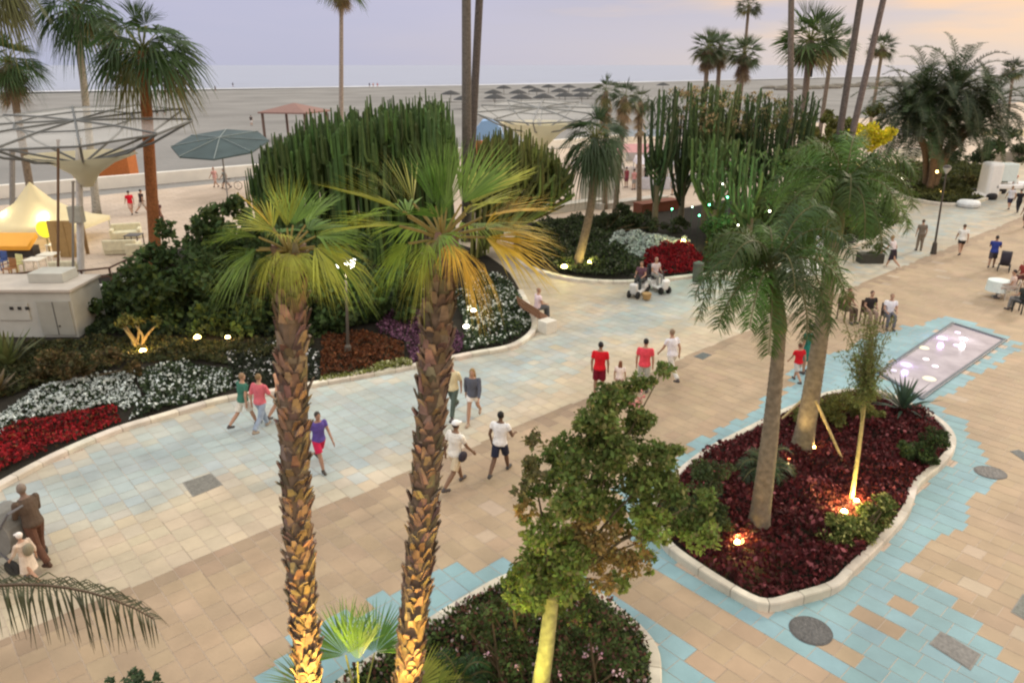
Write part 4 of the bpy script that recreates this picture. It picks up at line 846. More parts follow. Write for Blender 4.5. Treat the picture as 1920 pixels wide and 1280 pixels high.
NV, BLK, WH, CRM = (.02, .025, .05), (.015, .015, .018), (.78, .78, .76), (.72, .66, .50)
G1 = 'couple strolling by the left kerb'
person(462, 800, -35, 1.66, 'person in dark green top with white shorts beside the pink-shirted walker', (.05, .17, .12), (.70, .66, .58), (.25, .16, .09), 'walk', lean=6, bag=None, skin=(.42, .25, .17))
person(494, 806, -20, 1.72, 'person in pink-red patterned shirt and light grey-blue jeans by the left booted trunk', (.60, .14, .17), (.27, .33, .42), (.20, .13, .06), 'walk', bk='long', ph=-1, sleeve=.9, shoe=(.3, .25, .2), lean=5)
person(532, 783, -30, 1.66, 'person in pale orange top partly hidden behind the left booted trunk', (.70, .40, .24), (.05, .04, .04), (.35, .22, .1), 'walk', bag=('side', (.05, .03, .03)))
person(603, 876, -140, 1.62, 'person in purple shirt and crimson shorts emerging from behind the left booted trunk', (.10, .07, .30), (.55, .02, .08), (.04, .035, .03), 'walk', lean=5, skin=(.34, .2, .14), shoe=(.06, .05, .04), sleeve=.45)
person(850, 779, 160, 1.76, 'person in cream shirt and grey-green trousers beside the long-haired walker', (.72, .62, .38), (.09, .12, .10), (.2, .13, .07), 'walk', bk='long', ph=-1, sleeve=.8)
person(888, 790, 170, 1.70, 'person with long fair hair, dark grey cardigan and white shorts', (.10, .11, .14), (.80, .78, .74), (.28, .18, .07), 'walk', hk='long', sleeve=1.8, bk='mini', fem=1, shoe=(.35, .25, .18))
person(855, 912, -38, 1.80, 'person in white cap and white shirt carrying a bag behind the right booted trunk', (.78, .75, .68), (.62, .52, .36), (.03, .02, .02), 'walk', cap=(.82, .82, .82), bag=('side', (.03, .025, .04)), skin=(.22, .13, .08), ph=-1, sleeve=.6)
person(938, 888, -20, 1.74, 'person in white t-shirt and black shorts with short black hair', (.80, .80, .80), NV, (.01, .01, .01), 'walk', skin=(.14, .08, .05), shoe=(.05, .05, .05), sleeve=.45, arms=(((-.08, -.05, -.27), (.02, .08, -.24)), ((.12, .0, -.24), (-.02, .22, -.04))))
person(1122, 742, -15, 1.76, 'person in bright red shirt seen from behind, left of the child', (.62, .01, .02), (.16, .005, .02), BLK, 'stand', skin=(.3, .18, .12), sleeve=.6)
person(1160, 742, -15, 1.15, 'small child with brown hair between the two red-shirted walkers', (.80, .70, .65), (.5, .3, .3), (.20, .08, .04), 'stand', hk='long')
person(1205, 735, -15, 1.76, 'person in coral red shirt and pale trousers right of the child', (.72, .07, .10), (.40, .42, .38), BLK, 'stand', bk='long', sleeve=.6)
person(1257, 712, 25, 1.76, 'person in white shirt walking behind the top of the round-leaved tree', (.74, .74, .80), (.62, .62, .58), (.25, .18, .12), 'walk', bk='long', lean=8)
person(1510, 700, 25, 1.70, 'person in teal green dress beside the slanting palm trunk', (.02, .18, .14), (.02, .18, .14), BLK, 'stand', bk='skirt', fem=2)
person(1492, 716, 10, 1.35, 'child in red shirt seen between the two island palm trunks', (.55, .01, .02), (.5, .5, .48), (.12, .05, .03), 'walk')
person(1798, 479, -20, 1.72, 'person in white shirt and black shorts right of the dark lamp post', (.80, .80, .76), BLK, (.1, .07, .05), 'walk', bk='mini')
person(1857, 503, -35, 1.70, 'person in royal blue shirt pushing a black stroller', (.03, .05, .25), (.06, .05, .06), BLK, 'walk', arms=(((-.05, .12, -.24), (.0, .24, -.02)), ((.05, .12, -.24), (.0, .24, -.02))), skin=(.3, .18, .12))
person(1890, 394, -20, 1.72, 'person in pale grey top and dark shorts near the white stall', (.62, .62, .66), (.03, .03, .06), (.3, .2, .12), 'walk', near=False)
person(1906, 400, -20, 1.70, 'person all in black near the white stall', BLK, BLK, BLK, 'walk', near=False, bk='long')
person(1919, 428, -20, 1.65, 'person in brown at the right edge of the frame near the kerb strip', (.15, .06, .05), (.12, .07, .05), BLK, 'walk', near=False)
person(1670, 503, 35, 1.70, 'person in dark skirt bending forward beside the wispy sapling top', (.66, .60, .62), (.03, .02, .03), (.3, .2, .1), 'walk', bk='skirt', lean=16, shoe=(.6, .5, .4))
person(1722, 470, -10, 1.72, 'person in grey-brown clothes standing left of the dark lamp post', (.18, .15, .12), (.2, .16, .12), (.1, .07, .05), 'stand', bk='long', near=False)
person(1532, 492, 10, 1.65, 'person in white top half hidden behind the slanting palm crown', (.7, .7, .76), (.6, .6, .6), BLK, 'stand', near=False)
# the near pair at the left edge with their covered pram
person(82, 1054, 62, 1.82, 'bent person in dark brown clothes walking at the left edge of the paving', (.10, .07, .05), (.115, .055, .035), (.20, .16, .13), 'walk', bk='long', lean=9, sleeve=1.6, ph=.55, arms=(((-.03, .06, -.27), (.1, .2, -.1)), ((.03, .06, -.27), (-.1, .2, -.1))), skin=(.2, .13, .1), shoe=(.07, .035, .02))
person(62, 1092, 70, 1.18, 'small child with light hat and cream clothes in front of the bent brown-clad person', (.60, .48, .38), (.68, .58, .48), (.8, .75, .7), 'walk', cap=(.80, .75, .70), sleeve=1.5, bk='skirt', bag=('back', (.22, .20, .14)))
def wheel(m, c, r, w_, axis='Y'):
    c = Vector(c); a = Vector((0, w_ / 2, 0)) if axis == 'Y' else Vector((w_ / 2, 0, 0)); m.tube([c - a, c + a], [r, r], 14); m.tube([c - a * 1.3, c + a * 1.3], [r * .35, r * .35], 8)
def stroller(px, py, rz, label, col, k=1.0):
    b = G(px, py, .005); root = thing('stroller', label, 'stroller', b); tf = Matrix.Translation(b) @ Matrix.Rotation(math.radians(rz), 4, 'Z') @ Matrix.Scale(k, 4)
    m = NM(); m.tf = tf; m.tube([(0, -.55, 1.05), (0, -.35, .8), (0, .3, .22)], .018, 6); m.tube([(.42, -.55, 1.05), (.42, -.35, .8), (.42, .3, .22)], .018, 6); m.tube([(0, -.55, 1.05), (.42, -.55, 1.05)], .02, 6); m.tube([(0, -.4, .18), (0, .1, .6)], .018, 6); m.tube([(.42, -.4, .18), (.42, .1, .6)], .018, 6); m.build('frame', solid((.12, .12, .13), .4), root)
    m = NM(); m.tf = tf; V = []; seg = 12
    m.box((.21, .05, .52), (.40, .75, .22), col=(1, 1, 1)); m.build('seat', solid(col, .85), root, bevel=.04)
    m = NM(); m.tf = tf; loft(m, [(Vector((.0, -.12, .6)), Vector((0, 1, 0)), Vector((0, 0, 1)), .34, .36), (Vector((.42, -.12, .6)), Vector((0, 1, 0)), Vector((0, 0, 1)), .34, .36)]); m.build('hood', solid(tuple(q * .8 for q in col), .85), root)
    for x, y in ((-.03, -.4), (.45, -.4), (-.03, .32), (.45, .32)):
        m = NM(); m.tf = tf; wheel(m, (x, y, .13), .13, .05, 'X'); m.build('wheel', solid((.03, .03, .03), .6), root)
    return root
stroller(-10, 1068, 75, 'large grey covered stroller at the left edge ahead of the brown-clad person', (.24, .235, .215), 1.35)
stroller(1872, 505, -35, 'black stroller with pale canopy pushed by the person in blue', (.04, .035, .05))
# benches and seated people
def bench(px, py, rz, label, L_=1.8):
    b = G(px, py, .005); root = thing('park_bench', label, 'bench', b); tf = Matrix.Translation(b) @ Matrix.Rotation(math.radians(rz), 4, 'Z'); wd = solid((.20, .10, .055), .7)
    m = NM(); m.tf = tf
    for i in range(4): m.box((0, -.18 + .12 * i, .45), (L_, .09, .03))
    m.build('seat', wd, root, bevel=.008); m = NM(); m.tf = tf
    for i in range(3): m.box((0, -.27 - .03 * i, .58 + .13 * i), (L_, .03, .1), rx=.2)
    m.build('backrest', wd, root, bevel=.008)
    for sgn in (-1, 1):
        m = NM(); m.tf = tf; m.box((sgn * L_ * .42, 0, .22), (.06, .44, .43)); m.box((sgn * L_ * .42, -.26, .62), (.05, .04, .46), rx=.2); m.build('leg', solid((.2, .2, .2), .5), root, bevel=.01)
    return b
rzb = 180 - 52 + 195
b = bench(1003, 606, -65, 'wooden slatted bench at the kerb tip of the left garden', 2.0)
person(1018, 600, -65, 1.68, 'person in pale pink top sitting on the wooden bench', (.70, .58, .62), (.10, .11, .12), (.30, .18, .14), 'sit', bk='long', base=b + Vector((.1, .35, 0)), near=False, shoe=(.02, .02, .02), seat=.46)
m = NM(); p = G(1026, 622, 0); m.box(p + Vector((0, 0, .24)), (.55, .5, .48), rz=.7); tag(m.build('concrete_block_seat', M('white_concrete', (.66, .63, .55), .8, .1, 3), base=tuple(p), bevel=.02), 'pale concrete cube seat at the near end of the wooden bench', 'block seat')
def scooter(px, py, rz, label, col):
    b = G(px, py, .005); root = thing('mobility_scooter', label, 'mobility scooter', b, 'scooters parked by the red mound'); tf = Matrix.Translation(b) @ Matrix.Rotation(math.radians(rz), 4, 'Z')
    m = NM(); m.tf = tf; m.box((0, .05, .24), (.52, .9, .12)); m.box((0, -.35, .36), (.56, .45, .26)); m.box((0, .55, .42), (.34, .22, .5), rx=-.3); m.build('body', solid(col, .35), root, bevel=.06)
    m = NM(); m.tf = tf; m.box((0, -.3, .62), (.48, .45, .1)); m.box((0, -.52, .88), (.46, .1, .5), rx=.1); m.build('seat', solid((.03, .03, .035), .6), root, bevel=.04)
    m = NM(); m.tf = tf; m.tube([(0, .5, .5), (0, .32, .98)], .03, 8); m.tube([(-.26, .3, .98), (.26, .3, .98)], .02, 8); m.build('handlebar', solid((.04, .04, .04), .5), root)
    for x, y in ((-.27, -.35), (.27, -.35), (-.2, .55), (.2, .55)):
        m = NM(); m.tf = tf; wheel(m, (x, y, .16), .16, .1, 'X'); m.build('wheel', solid((.02, .02, .02), .7), root)
    return b
b1 = scooter(1196, 553, 150, 'white mobility scooter with brown front basket, nearer one of the parked pair', (.6, .6, .58)); b2 = scooter(1232, 545, 205, 'white mobility scooter, farther one of the parked pair by the red mound', (.76, .76, .74))
person(0, 0, 150, 1.62, 'person in dark plum top seated on the nearer mobility scooter', (.12, .06, .08), (.05, .06, .06), (.12, .07, .05), 'sit', bk='long', base=b1 + Vector((.15, .25, .06)), near=False, seat=.56)
person(0, 0, 205, 1.65, 'person in pale grey-pink shirt seated on the farther mobility scooter', (.55, .48, .48), (.3, .3, .28), (.3, .2, .15), 'sit', bk='long', base=b2 + Vector((-.1, .25, .06)), near=False, seat=.56)
m = NM(); p = b1 + Vector((.25, -.75, 0)); m.lathe(p, [(.16, .05), (.21, .3), (.2, .32)], 12); tag(m.build('wicker_basket', solid((.35, .23, .10), .8, .3), base=tuple(p)), 'brown wicker basket on the paving in front of the nearer scooter', 'basket')
# cafe seats behind the slanting palm and on the right
def chair(px, py, rz, label, col, grp):
    b = G(px, py, .005); root = thing('cafe_chair', label, 'chair', b, grp); tf = Matrix.Translation(b) @ Matrix.Rotation(math.radians(rz), 4, 'Z'); mt = solid(col, .6)
    m = NM(); m.tf = tf; m.box((0, 0, .45), (.46, .46, .05)); m.build('seat', mt, root, bevel=.015); m = NM(); m.tf = tf; m.box((0, -.22, .68), (.46, .04, .42), rx=.12); m.build('backrest', mt, root, bevel=.015)
    for x in (-.2, .2):
        for y in (-.2, .2): m = NM(); m.tf = tf; m.box((x, y, .215), (.04, .04, .43)); m.build('leg', mt, root)
        m = NM(); m.tf = tf; m.box((x * 1.15, 0, .64), (.04, .44, .04)); m.build('armrest', mt, root, bevel=.01)
    return b
GS = 'cafe seats by the slanting palm'
for (x, y, rz, lab, cc, pl, top, bot, hr) in ((1583, 600, 200, 'dark wicker chair, left of the three behind the wispy sapling', (.10, .07, .05), 'person in brown seated leftmost behind the wispy sapling', (.14, .08, .05), (.1, .07, .05), (.12, .06, .03)),
        (1625, 606, 180, 'dark wicker chair in the middle of the three behind the wispy sapling', (.10, .06, .04), 'person in black top seated in the middle behind the wispy sapling', (.03, .025, .025), (.28, .2, .16), (.08, .04, .03)),
        (1662, 612, 170, 'dark wicker chair, right of the three behind the wispy sapling', (.10, .08, .07), 'person in white shirt seated rightmost behind the wispy sapling', (.74, .74, .78), (.12, .12, .14), (.28, .18, .12))):
    b = chair(x, y, rz, lab, cc, GS); person(0, 0, rz, 1.68, pl, top, bot, hr, 'sit', bk='long', base=b, near=False)
GS = 'seats of the group at the right edge'
for (x, y, rz, lab, cc, pl, top, bot, hr) in ((1893, 562, 60, 'light chair holding the dark-haired sitter at the right edge', (.5, .45, .38), 'person with dark hair and bare shoulders seated at the right edge table', (.62, .48, .42), (.5, .45, .4), (.03, .02, .02)),
        (1913, 540, 100, 'brown wicker chair holding the red-clad sitter at the right edge', (.22, .12, .06), 'person in dark red seated in a brown chair at the right edge', (.28, .05, .04), (.1, .04, .04), (.18, .07, .03)),
        (1912, 586, 20, 'black chair nearest at the right edge', (.03, .035, .035), 'person in black seated nearest at the right edge', (.04, .05, .045), (.2, .2, .2), (.03, .02, .02))):
    b = chair(x, y, rz, lab, cc, GS); person(0, 0, rz, 1.66, pl, top, bot, hr, 'sit', bk='long', base=b, near=False)
p = G(1868, 556, 0); root = thing('round_table', 'small round table under a pale blue-white cloth left of the seated group', 'table', p)
m = NM(); m.lathe(p, [(.50, .28), (.47, .5), (.46, .73), (.45, .745)], 20, (1, 1, 1)); m.build('tablecloth', solid((.66, .74, .72), .8, .1), root, smooth=False); m = NM(); m.lathe(p, [(.22, 0), (.2, .03), (.04, .06), (.04, .4)], 14); m.build('pedestal', solid((.3, .3, .3), .5), root)
# round pale reflective disc table seen through the crowns
p = G(1515, 545, 0); root = thing('parasol', 'cream lace-like round parasol half hidden between the two island palm crowns', 'parasol', p)
m = NM(); c = R(1508, 500, p.y); p2 = Vector((c.x, c.y, 0)); m.lathe(p2, [(.95, c.z - .15), (.8, c.z), (.45, c.z + .22), (.05, c.z + .34)], 18); m.build('canopy', M('lace', (.62, .64, .58), .8, .45, 9), root); m = NM(); m.lathe(p2, [(.03, 0), (.03, c.z + .2)], 8); m.build('pole', solid((.5, .5, .48), .5), root)
# ------------------------------------------------------------ paving fittings
def plate(name, c4, label, col, cat='manhole cover', rim=True):
    P = [G(x, y, .012) for x, y in c4]; c = sum(P, Vector()) / 4; root = thing(name, label, cat, (c.x, c.y, 0), 'covers in the paving')
    m = NM(); m.add([tuple(q) for q in P] + [(q.x, q.y, 0) for q in P], [(0, 1, 2, 3), (0, 4, 5, 1), (1, 5, 6, 2), (2, 6, 7, 3), (3, 7, 4, 0)]); m.build('frame', solid((.22, .21, .19), .6, .3), root)
    m = NM(); Q = [c.lerp(q, .9) for q in P]; m.add([(q.x, q.y, .017) for q in Q] + [(q.x, q.y, .01) for q in Q], [(0, 1, 2, 3), (0, 4, 5, 1), (1, 5, 6, 2), (2, 6, 7, 3), (3, 7, 4, 0)]); m.build('lid', M('lid_%d' % int(col[0] * 100), col, .6, .3, 14, bump=.4), root)
plate('drain_cover', [(342, 904), (396, 886), (418, 908), (362, 931)], 'grey rectangular cover in the pale path left of the booted trunks', (.17, .165, .145))
plate('drain_cover', [(1742, 1206), (1764, 1182), (1840, 1226), (1820, 1256)], 'grey rectangular cover framed by blue pavers at the lower right', (.18, .175, .165))
plate('drain_cover', [(1893, 845), (1910, 842), (1945, 860), (1930, 870)], 'small dark cover cut by the right edge beside the oval one', (.10, .11, .11))
plate('drain_cover', [(1895, 1146), (1918, 1112), (1960, 1135), (1950, 1178)], 'grey-green cover cut by the right edge lower down', (.15, .16, .14))
plate('drain_cover', [(1300, 668), (1318, 660), (1335, 665), (1318, 674)], 'small dark cover near the drooping palm frond', (.10, .09, .08))
def oval(px, py, wpx, label, sq, rz):
    c = G(px, py, 0); r = wpx / scl(c.y) / 2; root = thing('manhole', label, 'manhole cover', c, 'round covers in the paving')
    for nm, rr, z, cc in (('frame', 1.0, .014, (.10, .10, .10)), ('lid', .9, .019, (.11, .11, .11))):
        m = NM(); n = 28; V = [(c.x + rr * r * (math.cos(a) * math.cos(rz) - sq * math.sin(a) * math.sin(rz)), c.y + rr * r * (math.cos(a) * math.sin(rz) + sq * math.sin(a) * math.cos(rz))) for a in [2 * math.pi * i / n for i in range(n)]]
        m.add([(x, y, z) for x, y in V] + [(x, y, 0) for x, y in V], [tuple(range(n))] + [(i, n + i, n + (i + 1) % n, (i + 1) % n) for i in range(n)]); m.build(nm, M('castiron%s' % nm, cc, .5, .3, 18, bump=.5, metal=.3), root)
oval(1520, 1182, 78, 'dark oval cast-iron cover in the blue band below the island bed', 1.0, 0)
oval(1857, 886, 56, 'small greenish oval cover right of the island bed', .9, 0)
# glass pool with coloured lights
pc = [G(x, y, 0) for x, y in POOL]; cen = sum(pc, Vector()) / 4
root = thing('light_pool', 'sunken glass pool glowing violet and white beyond the island bed', 'glass pool', cen)
m = NM(); m.add([(q.x, q.y, .02) for q in pc] + [(q.x, q.y, -.01) for q in pc], [(0, 1, 2, 3), (0, 4, 5, 1), (1, 5, 6, 2), (2, 6, 7, 3), (3, 7, 4, 0)])
gm = M('pool_glass', (.36, .33, .35), .15, .35, 1.2, emit=((.6, .4, .95), .04), spec=.6); m.build('glass', gm, root)
for i, (a, b_) in enumerate(zip(pc, pc[1:] + pc[:1])):
    d = (b_ - a); l = d.length; mid = (a + b_) / 2; m = NM(); m.box((mid.x, mid.y, .03), (l + .12, .12, .06 + .001 * i), rz=math.atan2(d.y, d.x)); m.build('rim', solid((.10, .12, .14), .4), root, bevel=.01)
def inq(u, v): return pc[0].lerp(pc[1], u).lerp(pc[3].lerp(pc[2], u), v)
for i, (u, v, col, s, r_) in enumerate([(.25, .12, (.8, .6, 1), 5, .07), (.45, .18, (1, .95, 1), 9, .09), (.15, .28, (.7, .4, 1), 4, .12), (.5, .3, (.75, .5, 1), 4, .10), (.1, .5, (.9, .85, .3), 1.2, .12), (.2, .78, (.5, .35, 1), 3.5, .12), (.75, .8, (.95, .85, .3), 1.2, .14), (.6, .65, (.9, .8, 1), 5, .07), (.35, .62, (1, .95, 1), 5, .07), (.15, .9, (.6, .5, 1), 3, .06)]):
    q = inq(u, v); m = NM(); m.lathe((q.x, q.y, .02), [(r_ * 1.5, 0), (r_ * 1.3, .02), (r_ * .6, .03)], 12); m.build('light', emis('pl%d' % i, tuple(q ** 1.6 for q in col), s * .22), root)
    if i in (1, 2, 5): ld = bpy.data.lights.new('glow', 'POINT'); ld.energy = 7; ld.color = col; ld.shadow_soft_size = .1; lo = bpy.data.objects.new('glow', ld); C.objects.link(lo); lo.parent = root; lo.location = q - cen + Vector((0, 0, .3))
# ------------------------------------------------------------ lamps
def lamp_post(px, py, tp, label, col=(.07, .06, .05), bowl=None, power=0):
    b = G(px, py, 0); t = R(tp[0], tp[1], b.y); root = thing('street_lamp', label, 'street lamp', b)
    m = NM(); m.tube([b, b + (t - b) * .14, b + (t - b) * .16, t], [.16, .11, .055, .04], 10); m.build('post', solid(col, .5), root, smooth=False)
    m = NM(); m.lathe(t + Vector((0, 0, -.02)), [(.04, 0), (.16, .2), (.2, .3)] if not bowl else [(.06, -.16), (.29, .0), (.34, .2)], 14); m.build('lamp_glass', bowl or solid((.5, .5, .45), .3), root)
    m = NM(); m.lathe(t, [(.21, .2 if bowl else .3), (.12, .3 if bowl else .4), (.03, .42)], 14); m.build('hood', solid(col, .5), root)
    if power:
        ld = bpy.data.lights.new('bulb', 'POINT'); ld.energy = power; ld.color = WHI; ld.shadow_soft_size = .15; lo = bpy.data.objects.new('bulb', ld); C.objects.link(lo); lo.parent = root; lo.location = t - b + Vector((0, -.35, -.1))
lamp_post(1750, 476, (1774, 325), 'dark slanting lamp post on the paving edge beside the white-shirted walker')
lamp_post(653, 672, (648, 498), 'street lamp with a glowing white bowl among the fronds between the booted palms', bowl=emis('bowl', (1, .97, .88), 9), power=160)
spot_light(268, 657, .25, WARM, 55, 'bright spotlight at the foot of the gnarled bare stems', .11, 22)
spot_light(370, 632, .45, WARM, 55, 'bright spotlight left of the pair in the dark tree foot', .12, 22); spot_light(427, 632, .4, WARM, 30, 'small spotlight right of the pair in the dark tree foot', .09, 18)
spot_light(888, 582, .5, WHI, 30, 'upper one of two spotlights right of the right booted palm', .10, 20); spot_light(874, 612, .5, WHI, 30, 'lower one of two spotlights right of the right booted palm', .11, 20)
spot_light(1383, 1016, .3, WARM, 90, 'orange spotlight at the foot of the nearer island palm', .07, 22); spot_light(1583, 958, .3, YEL, 90, 'yellow spotlight under the sapling', .07, 24); spot_light(1606, 938, .3, WARM, 90, 'orange-white spotlight right of the sapling foot', .06, 24)
spot_light(1524, 838, .3, WARM, 60, 'white spotlight at the foot of the slanting island palm', .07, 24); spot_light(1478, 868, .25, (1, .7, .3), 700, 'small shaded uplight left of the slanting palm foot', .05, 3, aim=G(1502, 852) + Vector((.2, .1, 2.6)))
spot_light(1058, 500, .4, YEL, 70, 'yellow spotlight left of the leaning palm foot in the middle garden', .15, 3.5); spot_light(1106, 492, .5, YEL, 50, 'yellow spotlight right of the leaning palm foot in the middle garden', .11, 3.5); spot_light(1280, 452, .5, YEL, 70, 'yellow spotlight behind the red mound', .15, 3.5)
GN = (.1, 1, .45)
for (x, y, cc, s, lab) in ((1260, 392, GN, .07, 'tiny green light lowest at the left of the cactus grove'), (1298, 388, (.7, 1, .8), .05, 'tiny pale light second from the left in the cactus grove'), (1330, 384, GN, .08, 'green light in the middle of the cactus grove'), (1364, 370, GN, .08, 'brightest green light at the right of the cactus grove'), (1311, 404, GN, .07, 'green light lowest in the cactus grove'), (1355, 345, (.9, 1, .8), .06, 'pale light high in the cactus grove'), (1384, 422, WHI, .07, 'white light in the shrubs right of the cactus grove'), (1443, 396, WHI, .09, 'white light in the shrubs above the nearer island palm crown'), (1534, 332, WHI, .09, 'white light behind the farther island palm crown'), (1692, 335, WHI, .12, 'warm light left of the many-stemmed palm foot'), (1757, 322, WARM, .18, 'bright warm light right of the many-stemmed palm foot'), (1763, 360, WARM, .12, 'small warm light before the many-stemmed palm foot')):
    Yl = 36.5 if 1250 < x < 1460 else (34 if x < 1600 else 57); q = R(x, y, Yl); g_ = Vector((q.x, q.y, .09)); root = thing('garden_light', lab, 'garden light', g_, 'small lights in the shrubs')
    m = NM(); m.tube([g_, q], .009, 6, (.1, .1, .1)); m.build('stake', solid((.012, .02, .01), .9), root); m = NM(); s_ = s * .6; m.ell(q, (s_, s_, s_), 10, 6); m.build('globe', emis('gl_%d_%d' % (cc[0] * 9, cc[2] * 9), cc, 9), root)
    if s > .065: ld = bpy.data.lights.new('bulb', 'POINT'); ld.energy = 30 if x < 1600 else 28; ld.color = cc; ld.shadow_soft_size = .1; lo = bpy.data.objects.new('bulb', ld); C.objects.link(lo); lo.parent = root; lo.location = q - g_ + Vector((0, -.3, .15))
spot_light(1630, 300, .6, YEL, 1500, 'spotlight under the glowing yellow bush', .15, 4)
# ground spotlights at the foot of the booted palms and the front tree, below the frame
pa, pb, pt = G(757, 1345), G(583, 1340), G(1003, 1345)
for (q, dx, dy, c_, pw, hz, lab) in ((pa, .45, -.75, (1, .62, .12), 1700, 1.9, 'spotlight at the foot of the right booted palm'), (pb, .4, -.75, (1, .62, .14), 1200, 1.4, 'spotlight at the foot of the left booted palm'), (pa, -.7, -.4, (1, .66, .16), 500, 1.6, 'spotlight between the two booted palms'), (pt, -.5, -.7, (1, .85, .2), 300, 1.6, 'spotlight at the foot of the pale-trunked front tree')):
    g_ = PX(q + Vector((dx, dy, 0))); spot_light(g_[0], g_[1], .25, c_, pw, lab, .06, 20, aim=q + Vector((0, 0, hz)))
# gnarled stems lit from below
b = G(258, 652, .1); root = thing('gnarled_shrub', 'gnarled bare stems glowing gold above the spotlight at the edge of the dark tree', 'shrub', b); m = NM(); ends = []
for i in range(7):
    a_ = i * 2.4; p_ = b + Vector((math.cos(a_) * .15, math.sin(a_) * .1, 0)); k1 = p_ + Vector((rnd.uniform(-.25, .25), rnd.uniform(-.1, .1), rnd.uniform(.3, .5))); k2 = k1 + Vector((rnd.uniform(-.35, .35), .1, rnd.uniform(.3, .5))); m.tube(smooth_line([p_, k1, k2], k=3), [.06, .055, .05, .045, .04, .03, .02], 7, vary((.30, .22, .10), .2)); ends.append(k2)
m.build('stems', BARK, root, smooth=True); m = NM()
for e in ends: blob(m, tuple(e + Vector((0, .1, .15))), (.3, .25, .25), 130, .12, (.12, .12, .03))
m.build('foliage', LEAF, root)
# ------------------------------------------------------------ utility kiosk, railing
Yk = G(0, 636, 0).y; a = R(150, 640, Yk); hk_ = R(150, 548, Yk).z; x1 = a.x; x0 = R(-160, 600, Yk).x; dk = 2.0
root = thing('utility_kiosk', 'low grey concrete utility kiosk with vents and a double door at the left edge', 'utility kiosk', ((x0 + x1) / 2, Yk + dk / 2, 0))
cm = M('kiosk_concrete', (.42, .42, .38), .85, .15, 1.3, bump=.1)
m = NM(); m.box(((x0 + x1) / 2, Yk + dk / 2, hk_ / 2), (x1 - x0, dk, hk_)); m.build('wall', cm, root, bevel=.02)
m = NM(); m.box(((x0 + x1) / 2, Yk + dk / 2, hk_ + .06), (x1 - x0 + .16, dk + .16, .12)); m.build('roof', M('kiosk_roof', (.46, .42, .37), .85, .15, 1.3), root, bevel=.02)
c0, c1 = R(76, 600, Yk).x, R(138, 600, Yk).x; m = NM(); m.box(((c0 + c1) / 2, Yk - .03, hk_ * .46), (c1 - c0, .05, hk_ * .72)); dd_ = m.build('door', M('kiosk_door', (.33, .33, .29), .6, .1, 2), root, bevel=.01)
m = NM(); m.box(((c0 + c1) / 2, Yk - .06, hk_ * .46), (.02, .02, hk_ * .70)); m.box(((c0 + c1) / 2 + .09, Yk - .07, hk_ * .3), (.06, .03, .05)); m.build('handle', solid((.05, .05, .05), .5), dd_)
m = NM(); m.box((R(30, 600, Yk).x, Yk - .03, hk_ * .6), (1.15, .04, hk_ * .36)); pn = m.build('panel', cm, root, bevel=.01)
for x in (23, 38, 52): m = NM(); m.box((R(x, 575, Yk).x, Yk - .06, R(x, 577, Yk).z), (.13, .03, .11)); m.build('vent', solid((.02, .02, .02), .6), pn)
m = NM(); q = R(115, 518, Yk + 1.3); m.box((q.x - .3, q.y, hk_ + .3), (1.3, 1.0, .36)); m.build('roof_box', cm, root, bevel=.02)
def rail(name, pts, label, h=.95, col=(.10, .055, .04)):
    P = [G(*p) for p in pts]; root = thing(name, label, 'railing', P[0])
    for k_ in (h, h * .6):
        m = NM(); m.tube([p + Vector((0, 0, k_)) for p in P], .045, 8); m.build('rail', solid(col, .6), root)
    for i in range(len(P) - 1):
        n = max(1, int((P[i + 1] - P[i]).length / 1.6))
        for j in range(n): q = P[i].lerp(P[i + 1], j / n); m = NM(); m.box(q + Vector((0, 0, h / 2)), (.07, .07, h)); m.build('post', solid(col, .6), root)
rail('railing', [(112, 548), (160, 546), (212, 540), (240, 526), (272, 506)], 'dark brown wooden railing stepping up beside the kiosk')
rail('railing', [(-60, 560), (40, 552), (95, 545)], 'dark brown wooden railing behind the kiosk roof at the left edge')
m = NM(); P = [G(150, 552), G(215, 545), G(262, 520)]
for p_, q_ in zip(P, P[1:]): d = q_ - p_; mid = (p_ + q_) / 2; m.box((mid.x, mid.y, .17), (d.length, .3, .34), rz=math.atan2(d.y, d.x))
tag(m.build('low_wall', M('white_wall', (.80, .78, .72), .8, .08, 1), base=tuple(P[0]), bevel=.01), 'low whitewashed wall under the stepped brown railing', 'wall')
# beach wall
m = NM(); p_, q_ = G(-700, 436), G(1250, 259); d = q_ - p_
for i in range(2): pass
mid = (p_ + q_) / 2; m.box((mid.x, mid.y, .5), (d.length, .5, 1.0), rz=math.atan2(d.y, d.x)); tag(m.build('beach_wall', M('white_wall', (.80, .78, .72), .8, .08, 1), base=(mid.x, mid.y, 0), bevel=.03), 'long low white wall between the terrace and the grey beach', 'wall')
